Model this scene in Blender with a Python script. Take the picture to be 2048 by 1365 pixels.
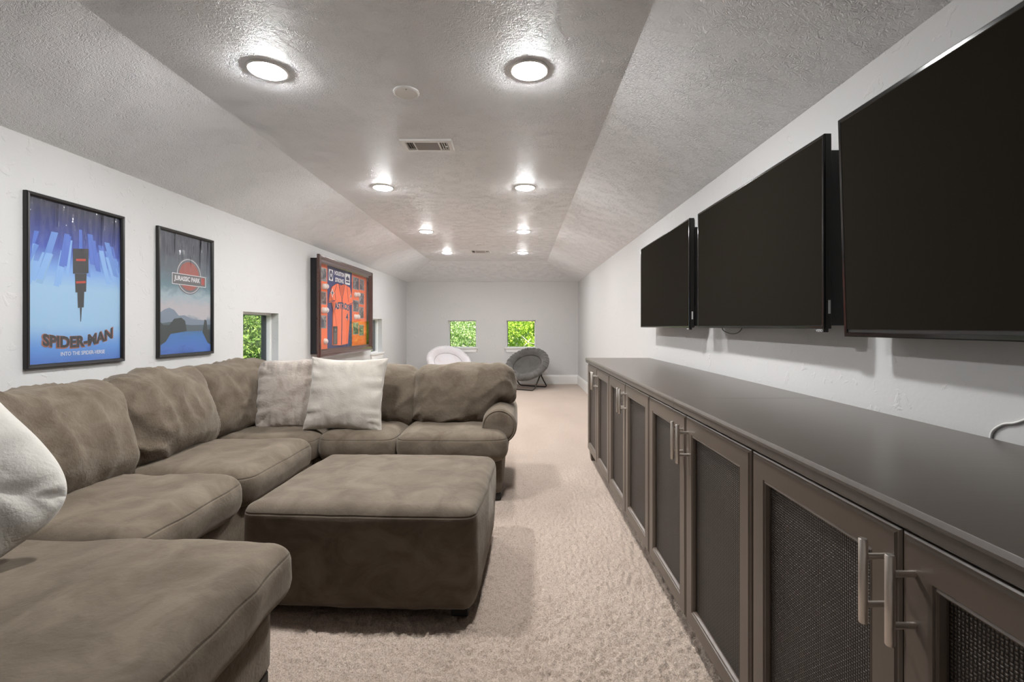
import bpy, bmesh, math, random
import numpy as np
from mathutils import Vector, Matrix, noise
R = math.radians
PI = math.pi
random.seed(7)
for o in list(bpy.data.objects):
    bpy.data.objects.remove(o)
scene = bpy.context.scene
COL = scene.collection

# ---------------------------------------------------------------- camera, sky, sun, exposure
cd = bpy.data.cameras.new('camera')
cam = bpy.data.objects.new('camera', cd)
COL.objects.link(cam)
cam.location = (0, 0, 1.2)
cam.rotation_euler = (R(90), 0, 0)
cd.sensor_width = 36.0
cd.lens = 945 / 2048 * 36
cd.shift_x = -16 / 2048
cd.shift_y = -28.5 / 2048
cd.clip_start = 0.02
scene.camera = cam

vs = scene.view_settings
vs.view_transform = 'Standard'
vs.look = 'None'
vs.gamma = 1.0
vs.use_curve_mapping = False
vs.exposure = 0.0

LAMP = 750.0
w = bpy.data.worlds.new('world')
scene.world = w
w.use_nodes = True
nt = w.node_tree
sky = nt.nodes.new('ShaderNodeTexSky')
sky.sky_type = 'NISHITA'
sky.sun_disc = False
sky.sun_elevation = R(52)
sky.sun_rotation = R(150)
nt.links.new(sky.outputs[0], nt.nodes['Background'].inputs[0])
nt.nodes['Background'].inputs[1].default_value = 0.22
sd = bpy.data.lights.new('sun', 'SUN')
sd.energy = 15.0
sd.angle = R(0.6)
sd.color = (1.0, 0.95, 0.86)
sun = bpy.data.objects.new('sun', sd)
COL.objects.link(sun)
sun.rotation_euler = Vector((-0.42, 0.62, -0.9)).to_track_quat('-Z', 'Y').to_euler()


# ---------------------------------------------------------------- node helpers
def mat(name, color, rough=0.6, metal=0.0, spec=0.5, sheen=0.0, coat=0.0, coat_rough=0.1):
    m = bpy.data.materials.new(name)
    m.use_nodes = True
    b = m.node_tree.nodes['Principled BSDF']
    b.inputs['Base Color'].default_value = (*color, 1)
    b.inputs['Roughness'].default_value = rough
    b.inputs['Metallic'].default_value = metal
    b.inputs['Specular IOR Level'].default_value = spec
    if sheen:
        b.inputs['Sheen Weight'].default_value = sheen
        b.inputs['Sheen Roughness'].default_value = 0.5
    if coat:
        b.inputs['Coat Weight'].default_value = coat
        b.inputs['Coat Roughness'].default_value = coat_rough
    return m


class N:
    """small wrapper to write node graphs"""
    def __init__(s, m):
        s.t = m.node_tree
        s.b = s.t.nodes.get('Principled BSDF')

    def new(s, kind, **kw):
        n = s.t.nodes.new(kind)
        for k, v in kw.items():
            setattr(n, k, v)
        return n

    def link(s, a, b):
        s.t.links.new(a, b)

    def math(s, op, a, b=0.0, c=None):
        n = s.new('ShaderNodeMath', operation=op)
        for i, x in enumerate((a, b) if c is None else (a, b, c)):
            if hasattr(x, 'links'):
                s.link(x, n.inputs[i])
            else:
                n.inputs[i].default_value = x
        return n.outputs[0]

    def coord(s, kind='Object'):
        return s.new('ShaderNodeTexCoord').outputs[kind]

    def mapping(s, v, scale=(1, 1, 1), rot=(0, 0, 0), loc=(0, 0, 0)):
        n = s.new('ShaderNodeMapping')
        s.link(v, n.inputs[0])
        n.inputs['Scale'].default_value = scale
        n.inputs['Rotation'].default_value = rot
        n.inputs['Location'].default_value = loc
        return n.outputs[0]

    def noise(s, v, scale, detail=3.0, rough=0.5, dist=0.0):
        n = s.new('ShaderNodeTexNoise')
        s.link(v, n.inputs['Vector'])
        n.inputs['Scale'].default_value = scale
        n.inputs['Detail'].default_value = detail
        n.inputs['Roughness'].default_value = rough
        n.inputs['Distortion'].default_value = dist
        return n.outputs[0]

    def voronoi(s, v, scale, feature='F1', out=0):
        n = s.new('ShaderNodeTexVoronoi', feature=feature)
        s.link(v, n.inputs['Vector'])
        n.inputs['Scale'].default_value = scale
        return n.outputs[out]

    def ramp(s, v, stops, interp='LINEAR'):
        n = s.new('ShaderNodeValToRGB')
        s.link(v, n.inputs[0])
        cr = n.color_ramp
        cr.interpolation = interp
        while len(cr.elements) < len(stops):
            cr.elements.new(0.5)
        for e, (p, c) in zip(cr.elements, stops):
            e.position = p
            e.color = (*c, 1) if hasattr(c, '__len__') else (c, c, c, 1)
        return n.outputs[0]

    def mixc(s, f, a, b, blend='MIX'):
        n = s.new('ShaderNodeMix', data_type='RGBA', blend_type=blend)
        for i, x in ((0, f), (6, a), (7, b)):
            if hasattr(x, 'links'):
                s.link(x, n.inputs[i])
            elif hasattr(x, '__len__'):
                n.inputs[i].default_value = (*x, 1)
            else:
                n.inputs[i].default_value = x
        return n.outputs[2]

    def bump(s, h, dist=0.002, strength=1.0, prev=None):
        n = s.new('ShaderNodeBump')
        s.link(h, n.inputs['Height'])
        n.inputs['Distance'].default_value = dist
        n.inputs['Strength'].default_value = strength
        if prev:
            s.link(prev, n.inputs['Normal'])
        return n.outputs[0]

    def sep(s, v):
        n = s.new('ShaderNodeSeparateXYZ')
        s.link(v, n.inputs[0])
        return n.outputs


def glass_mat(name, ior=1.45, rough=0.0, tint=(1, 1, 1), wrinkle=False):
    m = bpy.data.materials.new(name)
    m.use_nodes = True
    g = N(m)
    t = m.node_tree
    t.nodes.remove(g.b)
    out = t.nodes['Material Output']
    fr = g.new('ShaderNodeFresnel')
    geo = g.new('ShaderNodeNewGeometry')
    g.link(g.math('ADD', ior, g.math('MULTIPLY', geo.outputs['Backfacing'], 1 / ior - ior)), fr.inputs['IOR'])
    tr = g.new('ShaderNodeBsdfTransparent')
    tr.inputs[0].default_value = (*tint, 1)
    gl = g.new('ShaderNodeBsdfGlossy')
    gl.inputs['Roughness'].default_value = rough
    mx = g.new('ShaderNodeMixShader')
    g.link(fr.outputs[0], mx.inputs[0])
    g.link(tr.outputs[0], mx.inputs[1])
    g.link(gl.outputs[0], mx.inputs[2])
    g.link(mx.outputs[0], out.inputs[0])
    if wrinkle:                                   # thin plastic sheet, rippled towards its top
        co = g.coord()
        z = g.sep(co)[2]
        amt = g.math('SMOOTH_MAX', g.math('MULTIPLY', g.math('SUBTRACT', z, 0.50), 3.0), 0.0, 0.05)
        nz = g.noise(g.mapping(co, (1, 9, 1.6), rot=(R(14), 0, 0)), 2.2, 1.0)
        nb = g.bump(g.math('MULTIPLY', nz, amt), 0.05, 1.0)
        n2 = g.bump(g.noise(co, 2.5, 1.0), 0.006, 1.0, nb)
        g.link(n2, gl.inputs['Normal'])
        g.link(n2, fr.inputs['Normal'])
    return m


# ---------------------------------------------------------------- materials
def plaster(name, col, scale, dist, col2, lo=0.48, hi=0.62):
    m = mat(name, col, rough=0.62, spec=0.28)
    g = N(m)
    co = g.coord()
    n1 = g.noise(co, scale, 4.0, 0.55, 0.6)
    k = g.ramp(n1, [(lo, 0.0), (hi, 1.0)])
    fine = g.noise(co, scale * 4.5, 3.0)
    h = g.math('ADD', k, g.math('MULTIPLY', fine, 0.35))
    g.link(g.bump(h, dist, 1.0), g.b.inputs['Normal'])
    g.link(g.mixc(g.noise(co, 0.8, 2.0), col, col2), g.b.inputs['Base Color'])
    return m


M_WALL = plaster('painted_wall', (0.595, 0.591, 0.586), 14, 0.0012, (0.578, 0.574, 0.569), 0.60, 0.66)
M_CEIL = mat('stomped_ceiling', (0.60, 0.575, 0.555), rough=0.5, spec=0.28)
g = N(M_CEIL)
co = g.coord()
n1 = g.noise(co, 46, 3.0, 0.55, 1.2)
ridge = g.math('SUBTRACT', 1.0, g.math('MULTIPLY', g.math('ABSOLUTE', g.math('SUBTRACT', n1, 0.5)), 7.0))
ridge = g.math('MAXIMUM', ridge, 0.0)
patch = g.ramp(g.noise(co, 9, 3.0), [(0.40, 0.45), (0.60, 1.0)])
h = g.math('MULTIPLY', ridge, patch)
g.link(g.bump(h, 0.0036, 1.0), g.b.inputs['Normal'])
g.link(g.mixc(g.noise(co, 1.3, 2.0), (0.845, 0.85, 0.862), (0.815, 0.82, 0.832)), g.b.inputs['Base Color'])

M_TRIM = mat('white_trim', (0.78, 0.77, 0.75), 0.38)
M_WHITE = mat('white_plastic', (0.78, 0.77, 0.75), 0.45)
M_VENTDARK = mat('vent_shadow', (0.10, 0.09, 0.085), 0.8)
M_GREY = mat('vent_louver', (0.42, 0.40, 0.385), 0.55)

M_CARPET = mat('beige_carpet', (0.50, 0.40, 0.32), rough=0.95, spec=0.1, sheen=0.25)
g = N(M_CARPET)
co = g.coord()
big = g.noise(g.mapping(co, (1.0, 0.55, 1)), 1.6, 2.0, 0.5, 0.5)
tuft = g.noise(co, 160, 3.0, 0.65, 0.5)
tuft2 = g.noise(co, 420, 2.0, 0.6)
c = g.mixc(g.ramp(big, [(0.38, 0.0), (0.62, 1.0)]), (0.63, 0.51, 0.422), (0.55, 0.437, 0.357))
c = g.mixc(g.ramp(tuft, [(0.36, 0.0), (0.58, 1.0)]), (0.36, 0.28, 0.225), c)
g.link(c, g.b.inputs['Base Color'])
g.link(g.bump(tuft2, 0.003, 0.7, g.bump(tuft, 0.008, 1.0)), g.b.inputs['Normal'])


def suede(name, col, light, seam_z=None, k=1.0):
    m = mat(name, col, rough=0.85, spec=0.15, sheen=0.22)
    m.node_tree.nodes['Principled BSDF'].inputs['Sheen Tint'].default_value = (0.85, 0.78, 0.68, 1)
    g = N(m)
    co = g.coord()
    cloud = g.noise(g.mapping(co, (1.0, 1.0, 1.4)), 6.0, 4.0, 0.62, 0.8)
    c = g.mixc(g.ramp(cloud, [(0.36, 0.0), (0.66, 1.0)]), col, light)
    geo = g.new('ShaderNodeNewGeometry')
    peb = g.noise(g.mapping(co, (1, 1, 0.75)), 75, 2.0, 0.5, 1.0)
    peb2 = g.noise(co, 24, 3.0, 0.5, 0.8)
    nz = g.bump(peb, 0.0028 * k, 0.8, g.bump(peb2, 0.0045 * k, 0.8))
    if seam_z is not None:
        z = g.sep(co)[2]
        d = g.math('ABSOLUTE', g.math('SUBTRACT', z, seam_z))
        line = g.ramp(g.math('MULTIPLY', d, 100.0), [(0.12, 1.0), (0.32, 0.0)])
        groove = g.ramp(g.math('MULTIPLY', d, 100.0), [(0.0, 0.0), (0.5, 1.0)])
        c = g.mixc(g.math('MULTIPLY', line, 0.3), c, (0.03, 0.024, 0.018))
        nz = g.bump(groove, 0.003, 0.8, nz)
    g.link(c, g.b.inputs['Base Color'])
    g.link(nz, g.b.inputs['Normal'])
    return m


SU_D, SU_L = (0.094, 0.072, 0.052), (0.150, 0.120, 0.090)
M_SUEDE = suede('brown_microsuede', SU_D, SU_L)
M_SEAT = suede('brown_microsuede_seamed', SU_D, SU_L, 0.055, 0.45)
M_OTTO = suede('ottoman_microsuede', (0.088, 0.068, 0.050), (0.142, 0.114, 0.087), 0.178, 0.4)
M_FOOT = mat('dark_foot', (0.012, 0.010, 0.009), 0.5)


def cloth(name, col, col2, bump=0.002, scale=90, sheen=0.5, patch=3.0, p0=0.4, p1=0.65):
    m = mat(name, col, rough=0.9, spec=0.15, sheen=sheen)
    g = N(m)
    co = g.coord()
    c = g.mixc(g.ramp(g.noise(co, patch, 3.0, 0.6, 1.0), [(p0, 0.0), (p1, 1.0)]), col, col2)
    g.link(c, g.b.inputs['Base Color'])
    n1 = g.bump(g.noise(co, scale, 3.0, 0.6), bump, 0.8)
    n2 = g.bump(g.noise(co, scale / 6, 3.0, 0.55, 0.8), bump * 2.5, 0.8, n1)
    g.link(n2, g.b.inputs['Normal'])
    return m


M_FUR = cloth('tan_plush', (0.37, 0.32, 0.28), (0.25, 0.20, 0.165), 0.004, 60, 0.6, 7.0, 0.45, 0.72)
M_CREAM = cloth('cream_velvet', (0.46, 0.425, 0.375), (0.41, 0.372, 0.325), 0.0015, 120, 0.5)
M_IVORY = cloth('ivory_chenille', (0.52, 0.50, 0.46), (0.46, 0.44, 0.405), 0.0016, 110, 0.4)
M_GREYC = cloth('grey_canvas', (0.098, 0.092, 0.086), (0.125, 0.118, 0.11), 0.0015, 140, 0.3)
M_WHITEC = cloth('white_plush', (0.68, 0.66, 0.68), (0.67, 0.62, 0.625), 0.002, 90, 0.5)
M_TUBE = mat('bronze_tube', (0.045, 0.037, 0.031), 0.35, 0.6)

M_ESP = mat('espresso_lacquer', (0.112, 0.087, 0.069), 0.34, 0, 0.5)
g = N(M_ESP)
co = g.coord()
g.link(g.bump(g.noise(g.mapping(co, (1, 1, 0.06)), 220, 2.0), 0.0002, 0.4), g.b.inputs['Normal'])
M_TOP = mat('espresso_top', (0.060, 0.048, 0.040), 0.34, 0, 0.5)
g = N(M_TOP)
co = g.coord()
gr = g.noise(g.mapping(co, (0.9, 16, 1)), 5.0, 4.0, 0.65, 0.4)
g.link(g.mixc(gr, (0.128, 0.108, 0.092), (0.088, 0.074, 0.063)), g.b.inputs['Base Color'])
g.link(g.bump(g.noise(g.mapping(co, (2.5, 60, 1)), 5.0, 2.0), 0.0002, 0.3), g.b.inputs['Normal'])
g.b.inputs['Roughness'].default_value = 0.29
M_UNDERSHADE = mat('under_cabinet_shade', (0.012, 0.010, 0.009), 0.8)
M_STEEL = mat('brushed_steel', (0.74, 0.69, 0.64), 0.40, 1.0)

# woven wire mesh of the doors (the wires are about 4 mm thick: relief in the material)
M_MESH = mat('woven_wire', (0.06, 0.045, 0.035), 0.42, 0.35, 0.5)
g = N(M_MESH)
x, y, z = g.sep(g.coord())
S = 1 / 0.0062
u = g.math('MULTIPLY', y, S)
v = g.math('MULTIPLY', z, S)
fu = g.math('SUBTRACT', g.math('FRACT', u), 0.5)
fv = g.math('SUBTRACT', g.math('FRACT', v), 0.5)
par = g.math('GREATER_THAN', g.math('FRACT', g.math('MULTIPLY', g.math('ADD', g.math('FLOOR', u), g.math('FLOOR', v)), 0.5)), 0.25)


def wire(a, b):
    """round wire running along b, arched over its cell"""
    prof = g.math('SQRT', g.math('MAXIMUM', g.math('SUBTRACT', 1.0, g.math('POWER', g.math('MULTIPLY', a, 2.9), 2.0)), 0.0))
    arch = g.math('COSINE', g.math('MULTIPLY', b, PI))
    return g.math('MULTIPLY', prof, g.math('ADD', 0.35, g.math('MULTIPLY', arch, 0.65)))


h1 = wire(fu, fv)
h2 = wire(fv, fu)
hh = g.math('ADD', g.math('MULTIPLY', par, h1), g.math('MULTIPLY', g.math('SUBTRACT', 1.0, par), h2))
g.link(g.bump(hh, 0.0022, 1.0), g.b.inputs['Normal'])
g.link(g.ramp(hh, [(0.10, (0.002, 0.0016, 0.0014)), (0.5, (0.026, 0.019, 0.015)), (0.95, (0.125, 0.098, 0.080))]), g.b.inputs['Base Color'])  # shading put into the colour: black gaps, lit-looking wire crests

M_SCREEN = mat('screen_off', (0.0185, 0.0158, 0.0125), 0.9, 0, 0.0)
M_BEZEL = mat('gloss_black', (0.008, 0.008, 0.008), 0.12, 0, 0.5)
M_TVBACK = mat('black_plastic', (0.014, 0.013, 0.012), 0.45)
M_LABEL = mat('white_print', (0.62, 0.62, 0.62), 0.5)
M_BLACK = mat('black_frame', (0.014, 0.013, 0.013), 0.32)
M_BOXSIDE = mat('box_side', (0.012, 0.011, 0.013), 0.5)
M_MAHOG = mat('mahogany', (0.115, 0.026, 0.013), 0.18, 0, 0.6, coat=0.8, coat_rough=0.06)
g = N(M_MAHOG)
co = g.coord()
g.link(g.mixc(g.noise(g.mapping(co, (4, 4, 1.0)), 14, 4.0, 0.6, 1.0), (0.085, 0.020, 0.010), (0.030, 0.007, 0.005)), g.b.inputs['Base Color'])
M_GLASS = glass_mat('window_glass', 1.45)
M_PLEXI = glass_mat('poster_plastic', 1.42, 0.04, wrinkle=True)
M_BOXGLASS = glass_mat('box_glass', 1.75, 0.0)
M_TEAL = mat('dark_teal_paint', (0.004, 0.016, 0.022), 0.7, 0, 0.05)
M_NAVY = mat('navy_felt', (0.022, 0.030, 0.135), 0.85)
M_ORANGE = mat('orange_mat', (0.80, 0.145, 0.035), 0.8)
M_JERSEY = mat('orange_jersey', (0.84, 0.15, 0.045), 0.75)
g = N(M_JERSEY)
co = g.coord()
g.link(g.bump(g.noise(g.mapping(co, (1, 3, 1)), 9, 3.0), 0.012, 0.6), g.b.inputs['Normal'])
M_NAVYP = mat('navy_print', (0.018, 0.022, 0.075), 0.7)
M_WHITEP = mat('white_card', (0.75, 0.74, 0.72), 0.6)
M_BALL = mat('baseball_leather', (0.78, 0.75, 0.70), 0.5)
M_SILVER = mat('silver_mat', (0.30, 0.29, 0.30), 0.5)


def photo_mat(name, c1, c2, c3, seed):
    m = mat(name, c1, 0.35)
    g = N(m)
    co = g.mapping(g.coord(), (1, 1, 1), loc=(seed, seed * 1.7, 0))
    c = g.ramp(g.noise(co, 15, 3.0, 0.6, 1.0), [(0.38, c1), (0.50, c2), (0.60, c3), (0.66, c1)])
    g.link(c, g.b.inputs['Base Color'])
    return m


M_PH = [photo_mat('photo_print', (0.025, 0.03, 0.055), (0.05, 0.05, 0.06), (0.42, 0.40, 0.38), 1.3),
        photo_mat('photo_print', (0.035, 0.028, 0.035), (0.11, 0.065, 0.045), (0.36, 0.34, 0.36), 4.1),
        photo_mat('photo_print', (0.02, 0.03, 0.07), (0.06, 0.06, 0.075), (0.45, 0.42, 0.38), 7.7)]


def leaf_mat(name, a, b, c):
    m = bpy.data.materials.new(name)
    m.use_nodes = True
    g = N(m)
    t = m.node_tree
    out = t.nodes['Material Output']
    geo = g.new('ShaderNodeNewGeometry')
    col = g.ramp(geo.outputs['Random Per Island'], [(0.0, a), (0.55, b), (1.0, c)])
    g.link(col, g.b.inputs['Base Color'])
    g.b.inputs['Roughness'].default_value = 0.45
    g.b.inputs['Specular IOR Level'].default_value = 0.4
    tr = g.new('ShaderNodeBsdfTranslucent')
    g.link(col, tr.inputs[0])
    mx = g.new('ShaderNodeMixShader')
    mx.inputs[0].default_value = 0.4
    g.link(g.b.outputs[0], mx.inputs[1])
    g.link(tr.outputs[0], mx.inputs[2])
    g.link(mx.outputs[0], out.inputs[0])
    return m


M_LEAFB = leaf_mat('bright_leaf', (0.20, 0.38, 0.03), (0.46, 0.66, 0.07), (0.70, 0.80, 0.20))
M_LEAFG = leaf_mat('fresh_leaf', (0.20, 0.36, 0.08), (0.44, 0.62, 0.22), (0.80, 0.86, 0.64))
M_LEAFD = leaf_mat('hedge_leaf', (0.04, 0.10, 0.014), (0.17, 0.32, 0.05), (0.50, 0.66, 0.16))
M_BARK = mat('bark', (0.16, 0.12, 0.085), 0.9)
M_PALEBARK = mat('pale_bark', (0.52, 0.47, 0.40), 0.8)
M_GROUND = mat('lawn', (0.05, 0.09, 0.025), 0.95)


def lamp_mat(name, power):
    m = bpy.data.materials.new(name)
    m.use_nodes = True
    t = m.node_tree
    t.nodes.remove(t.nodes['Principled BSDF'])
    e = t.nodes.new('ShaderNodeEmission')
    e.inputs[0].default_value = (0.985, 0.988, 0.985, 1)
    q = N(m)
    c = q.math('MAXIMUM', q.math('MULTIPLY', q.sep(q.new('ShaderNodeNewGeometry').outputs['Incoming'])[2], -1.0), 0.0)
    q.link(q.math('MULTIPLY', q.math('ADD', 0.60, q.math('MULTIPLY', q.math('POWER', c, 1.5), 0.40)), power), e.inputs[1])   # downlight beam
    t.links.new(e.outputs[0], t.nodes['Material Output'].inputs[0])
    return m


M_LAMPS = [lamp_mat('lamp_lens', LAMP * k) for k in (0.97, 0.74, 0.60, 0.62)]


# ---------------------------------------------------------------- object helpers
def put(o, parent=None):
    COL.objects.link(o)
    if parent is not None:
        o.parent = parent
    return o


def thing(name, label, cat, loc=(0, 0, 0), rotz=0.0, group=None):
    o = bpy.data.objects.new(name, None)
    o.empty_display_size = 0.1
    o.location = loc
    o.rotation_euler = (0, 0, rotz)
    o['label'] = label
    o['category'] = cat
    if group:
        o['group'] = group
    return put(o)


def struct_root(name, loc=(0, 0, 0)):
    o = bpy.data.objects.new(name, None)
    o.location = loc
    o['kind'] = 'structure'
    return put(o)


def mesh(name, verts, faces, m, parent=None, smooth=False, off=(0, 0, 0), recalc=True):
    me = bpy.data.meshes.new(name)
    ox, oy, oz = off
    me.from_pydata([(a - ox, b - oy, c - oz) for a, b, c in verts], [], faces)
    if recalc:
        bm = bmesh.new()
        bm.from_mesh(me)
        bmesh.ops.recalc_face_normals(bm, faces=bm.faces)
        bm.to_mesh(me)
        bm.free()
    if m:
        me.materials.append(m)
    if smooth:
        me.shade_smooth()
    o = bpy.data.objects.new(name, me)
    return put(o, parent)


class MB:
    def __init__(s):
        s.v, s.f = [], []

    def add(s, v, f):
        k = len(s.v)
        s.v += [tuple(p) for p in v]
        s.f += [tuple(i + k for i in q) for q in f]
        return s

    def box(s, x0, x1, y0, y1, z0, z1, bev=0.0, seg=2):
        bm = bmesh.new()
        bmesh.ops.create_cube(bm, size=1.0)
        for q in bm.verts:
            q.co = Vector(((x0 + x1) / 2 + q.co.x * (x1 - x0), (y0 + y1) / 2 + q.co.y * (y1 - y0), (z0 + z1) / 2 + q.co.z * (z1 - z0)))
        if bev:
            bmesh.ops.bevel(bm, geom=bm.edges[:], offset=bev, segments=seg, profile=0.5, affect='EDGES')
        bm.verts.index_update()
        s.add([q.co[:] for q in bm.verts], [[q.index for q in f.verts] for f in bm.faces])
        bm.free()
        return s

    def tube(s, pts, r, n=10, cap=True, closed=False):
        pts = [Vector(p) for p in pts]
        L = len(pts)
        rings = []
        up = None
        for i, p in enumerate(pts):
            a = pts[(i - 1) % L] if (closed or i > 0) else p
            b = pts[(i + 1) % L] if (closed or i < L - 1) else p
            t = (b - a).normalized()
            if up is None:
                up = Vector((0, 0, 1)) if abs(t.z) < 0.9 else Vector((1, 0, 0))
            e = t.cross(up).normalized()
            up = e.cross(t).normalized()
            rr = r[i] if hasattr(r, '__len__') else r
            rings.append([p + (e * math.cos(2 * PI * k / n) + up * math.sin(2 * PI * k / n)) * rr for k in range(n)])
        v = [q for ring in rings for q in ring]
        f = []
        for i in range(L if closed else L - 1):
            j = (i + 1) % L
            for k in range(n):
                f.append((i * n + k, i * n + (k + 1) % n, j * n + (k + 1) % n, j * n + k))
        if cap and not closed:
            f.append(tuple(range(n))[::-1])
            f.append(tuple((L - 1) * n + k for k in range(n)))
        return s.add(v, f)

    def lathe(s, prof, n=32, c=(0, 0, 0)):
        v, f = [], []
        for r, z in prof:
            for k in range(n):
                a = 2 * PI * k / n
                v.append((c[0] + r * math.cos(a), c[1] + r * math.sin(a), c[2] + z))
        for i in range(len(prof) - 1):
            for k in range(n):
                f.append((i * n + k, i * n + (k + 1) % n, (i + 1) * n + (k + 1) % n, (i + 1) * n + k))
        if prof[0][0] > 1e-5:
            f.append(tuple(range(n)))
        if prof[-1][0] > 1e-5:
            f.append(tuple((len(prof) - 1) * n + k for k in range(n)))
        return s.add(v, f)

    def ring(s, mp, u0, u1, v0, v1, prof, closed=True):
        """mitred frame round the rectangle: prof is a loop of (inset, height)"""
        v, f = [], []
        for i, d in prof:
            v += [mp(u0 + i, v0 + i, d), mp(u1 - i, v0 + i, d), mp(u1 - i, v1 - i, d), mp(u0 + i, v1 - i, d)]
        P = len(prof)
        for a in range(P if closed else P - 1):
            b = (a + 1) % P
            for k in range(4):
                f.append((a * 4 + k, a * 4 + (k + 1) % 4, b * 4 + (k + 1) % 4, b * 4 + k))
        return s.add(v, f)

    def mapbox(s, mp, u0, u1, v0, v1, d0, d1):
        v = [mp(u, q, d) for d in (d0, d1) for (u, q) in ((u0, v0), (u1, v0), (u1, v1), (u0, v1))]
        return s.add(v, [(0, 1, 2, 3), (4, 5, 6, 7), (0, 1, 5, 4), (1, 2, 6, 5), (2, 3, 7, 6), (3, 0, 4, 7)])

    def prism(s, mp, pts, d0, d1):
        n = len(pts)
        v = [mp(a, b, d0) for a, b in pts] + [mp(a, b, d1) for a, b in pts]
        f = [tuple(range(n)), tuple(range(n, 2 * n))] + [(k, (k + 1) % n, n + (k + 1) % n, n + k) for k in range(n)]
        return s.add(v, f)

    def build(s, name, m, parent=None, smooth=False, off=(0, 0, 0), angle=None):
        o = mesh(name, s.v, s.f, m, parent, smooth, off)
        if angle is not None:
            o.data.shade_smooth()
            o.data.set_sharp_from_angle(angle=R(angle))
        return o


_fonts = {}


def text(name, string, m, parent, mp, u0, u1, v0, v1, d, off=(0, 0, 0), bold=0.02, warp=None, depth=0.0006):
    """lettering as thin raised print that fills the rectangle u0..u1, v0..v1"""
    cu = bpy.data.curves.new('lettering', 'FONT')
    cu.body = string
    cu.offset = bold
    cu.resolution_u = 3
    cu.extrude = 0.0
    o = bpy.data.objects.new('lettering', cu)
    COL.objects.link(o)
    dg = bpy.context.evaluated_depsgraph_get()
    me = bpy.data.meshes.new_from_object(o.evaluated_get(dg))
    bpy.data.objects.remove(o)
    xs = [q.co.x for q in me.vertices]
    ys = [q.co.y for q in me.vertices]
    x0, x1, y0, y1 = min(xs), max(xs), min(ys), max(ys)
    vv = []
    for q in me.vertices:
        a = (q.co.x - x0) / (x1 - x0)
        b = (q.co.y - y0) / (y1 - y0)
        if warp:
            a, b = warp(a, b)
        p = mp(u0 + a * (u1 - u0), v0 + b * (v1 - v0), d)
        vv.append(p)
    ff = [tuple(p.vertices) for p in me.polygons]
    bpy.data.meshes.remove(me)
    return mesh(name, vv, ff, m, parent, False, off, recalc=False)


# ---------------------------------------------------------------- room measures (metres)
ZW, ZC = 2.1436, 2.44          # wall top, flat ceiling
Y0, YE, YF = -1.6, 9.895, 8.91  # near wall, far wall, where the far slope starts
CL, CR = -1.683, 0.512         # creases of the flat ceiling


def XL(y):
    return -(2.4517 - 0.00755 * y)


def XR(y):
    return 1.2573 - 0.0043 * y


def mapL(u, v, d):             # on the left wall: u along the room, v up, d into the room
    return (XL(u) + d, u, v)


def mapR(u, v, d):
    return (XR(u) - d, u, v)


def mapF(u, v, d):
    return (u, YE - d, v)


# floor: carpet with a real pile where the camera is close
xs = np.concatenate([[-2.60, -2.2, -1.8, -1.4, -1.1], np.arange(-0.90, 0.80, 0.0068), [0.9, 1.1, 1.4]])
ys = [-1.75, -1.4, -0.8, -0.2, 0.3, 0.8]
yy = 1.02
while yy < 4.4:
    ys.append(yy)
    yy += max(0.0052, 0.0046 * yy)
ys += [4.7, 5.2, 6, 7, 8, 9, 10.05]
ys = np.array(ys)
X, Y = np.meshgrid(xs, ys)
rng = np.random.default_rng(3)
rn = rng.random(X.shape)
sm = rn.copy()
sm[1:-1, 1:-1] = (rn[1:-1, 1:-1] * 2 + rn[:-2, 1:-1] + rn[2:, 1:-1] + rn[1:-1, :-2] + rn[1:-1, 2:]) / 6
amp = np.clip((X + 0.93) / 0.05, 0, 1) * np.clip((0.83 - X) / 0.05, 0, 1) * np.clip((Y - 0.95) / 0.1, 0, 1) * np.clip((4.4 - Y) / 1.5, 0, 1)
Z = -0.016 * amp * (1 - np.clip((sm - 0.28) * 2.3, 0, 1))
nx, ny = len(xs), len(ys)
idx = np.arange(nx * ny).reshape(ny, nx)
quads = np.stack([idx[:-1, :-1], idx[:-1, 1:], idx[1:, 1:], idx[1:, :-1]], -1).reshape(-1, 4)
fl = mesh('floor', np.stack([X, Y, Z], -1).reshape(-1, 3).tolist(), quads.tolist(), M_CARPET, smooth=True, recalc=False)
fl['kind'] = 'structure'


def wall_with_holes(name, mp, us, zs, holes, m, depth=0.15):
    b = MB()
    for i in range(len(us) - 1):
        for j in range(len(zs) - 1):
            if any(us[i] >= h[0] - 1e-6 and us[i + 1] <= h[1] + 1e-6 and zs[j] >= h[2] - 1e-6 and zs[j + 1] <= h[3] + 1e-6 for h in holes):
                continue
            b.add([mp(us[i], zs[j], 0), mp(us[i + 1], zs[j], 0), mp(us[i + 1], zs[j + 1], 0), mp(us[i], zs[j + 1], 0)], [(0, 1, 2, 3)])
            b.add([mp(us[i], zs[j], -depth), mp(us[i + 1], zs[j], -depth), mp(us[i + 1], zs[j + 1], -depth), mp(us[i], zs[j + 1], -depth)], [(3, 2, 1, 0)])
    for a0, a1, z0, z1 in holes:
        q = [(a0, z0), (a1, z0), (a1, z1), (a0, z1)]
        for k in range(4):
            (p, r), (s, t) = q[k], q[(k + 1) % 4]
            b.add([mp(p, r, 0), mp(s, t, 0), mp(s, t, -depth), mp(p, r, -depth)], [(0, 1, 2, 3)])
    o = mesh(name, b.v, b.f, m, recalc=False)
    o['kind'] = 'structure'
    return o


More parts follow.
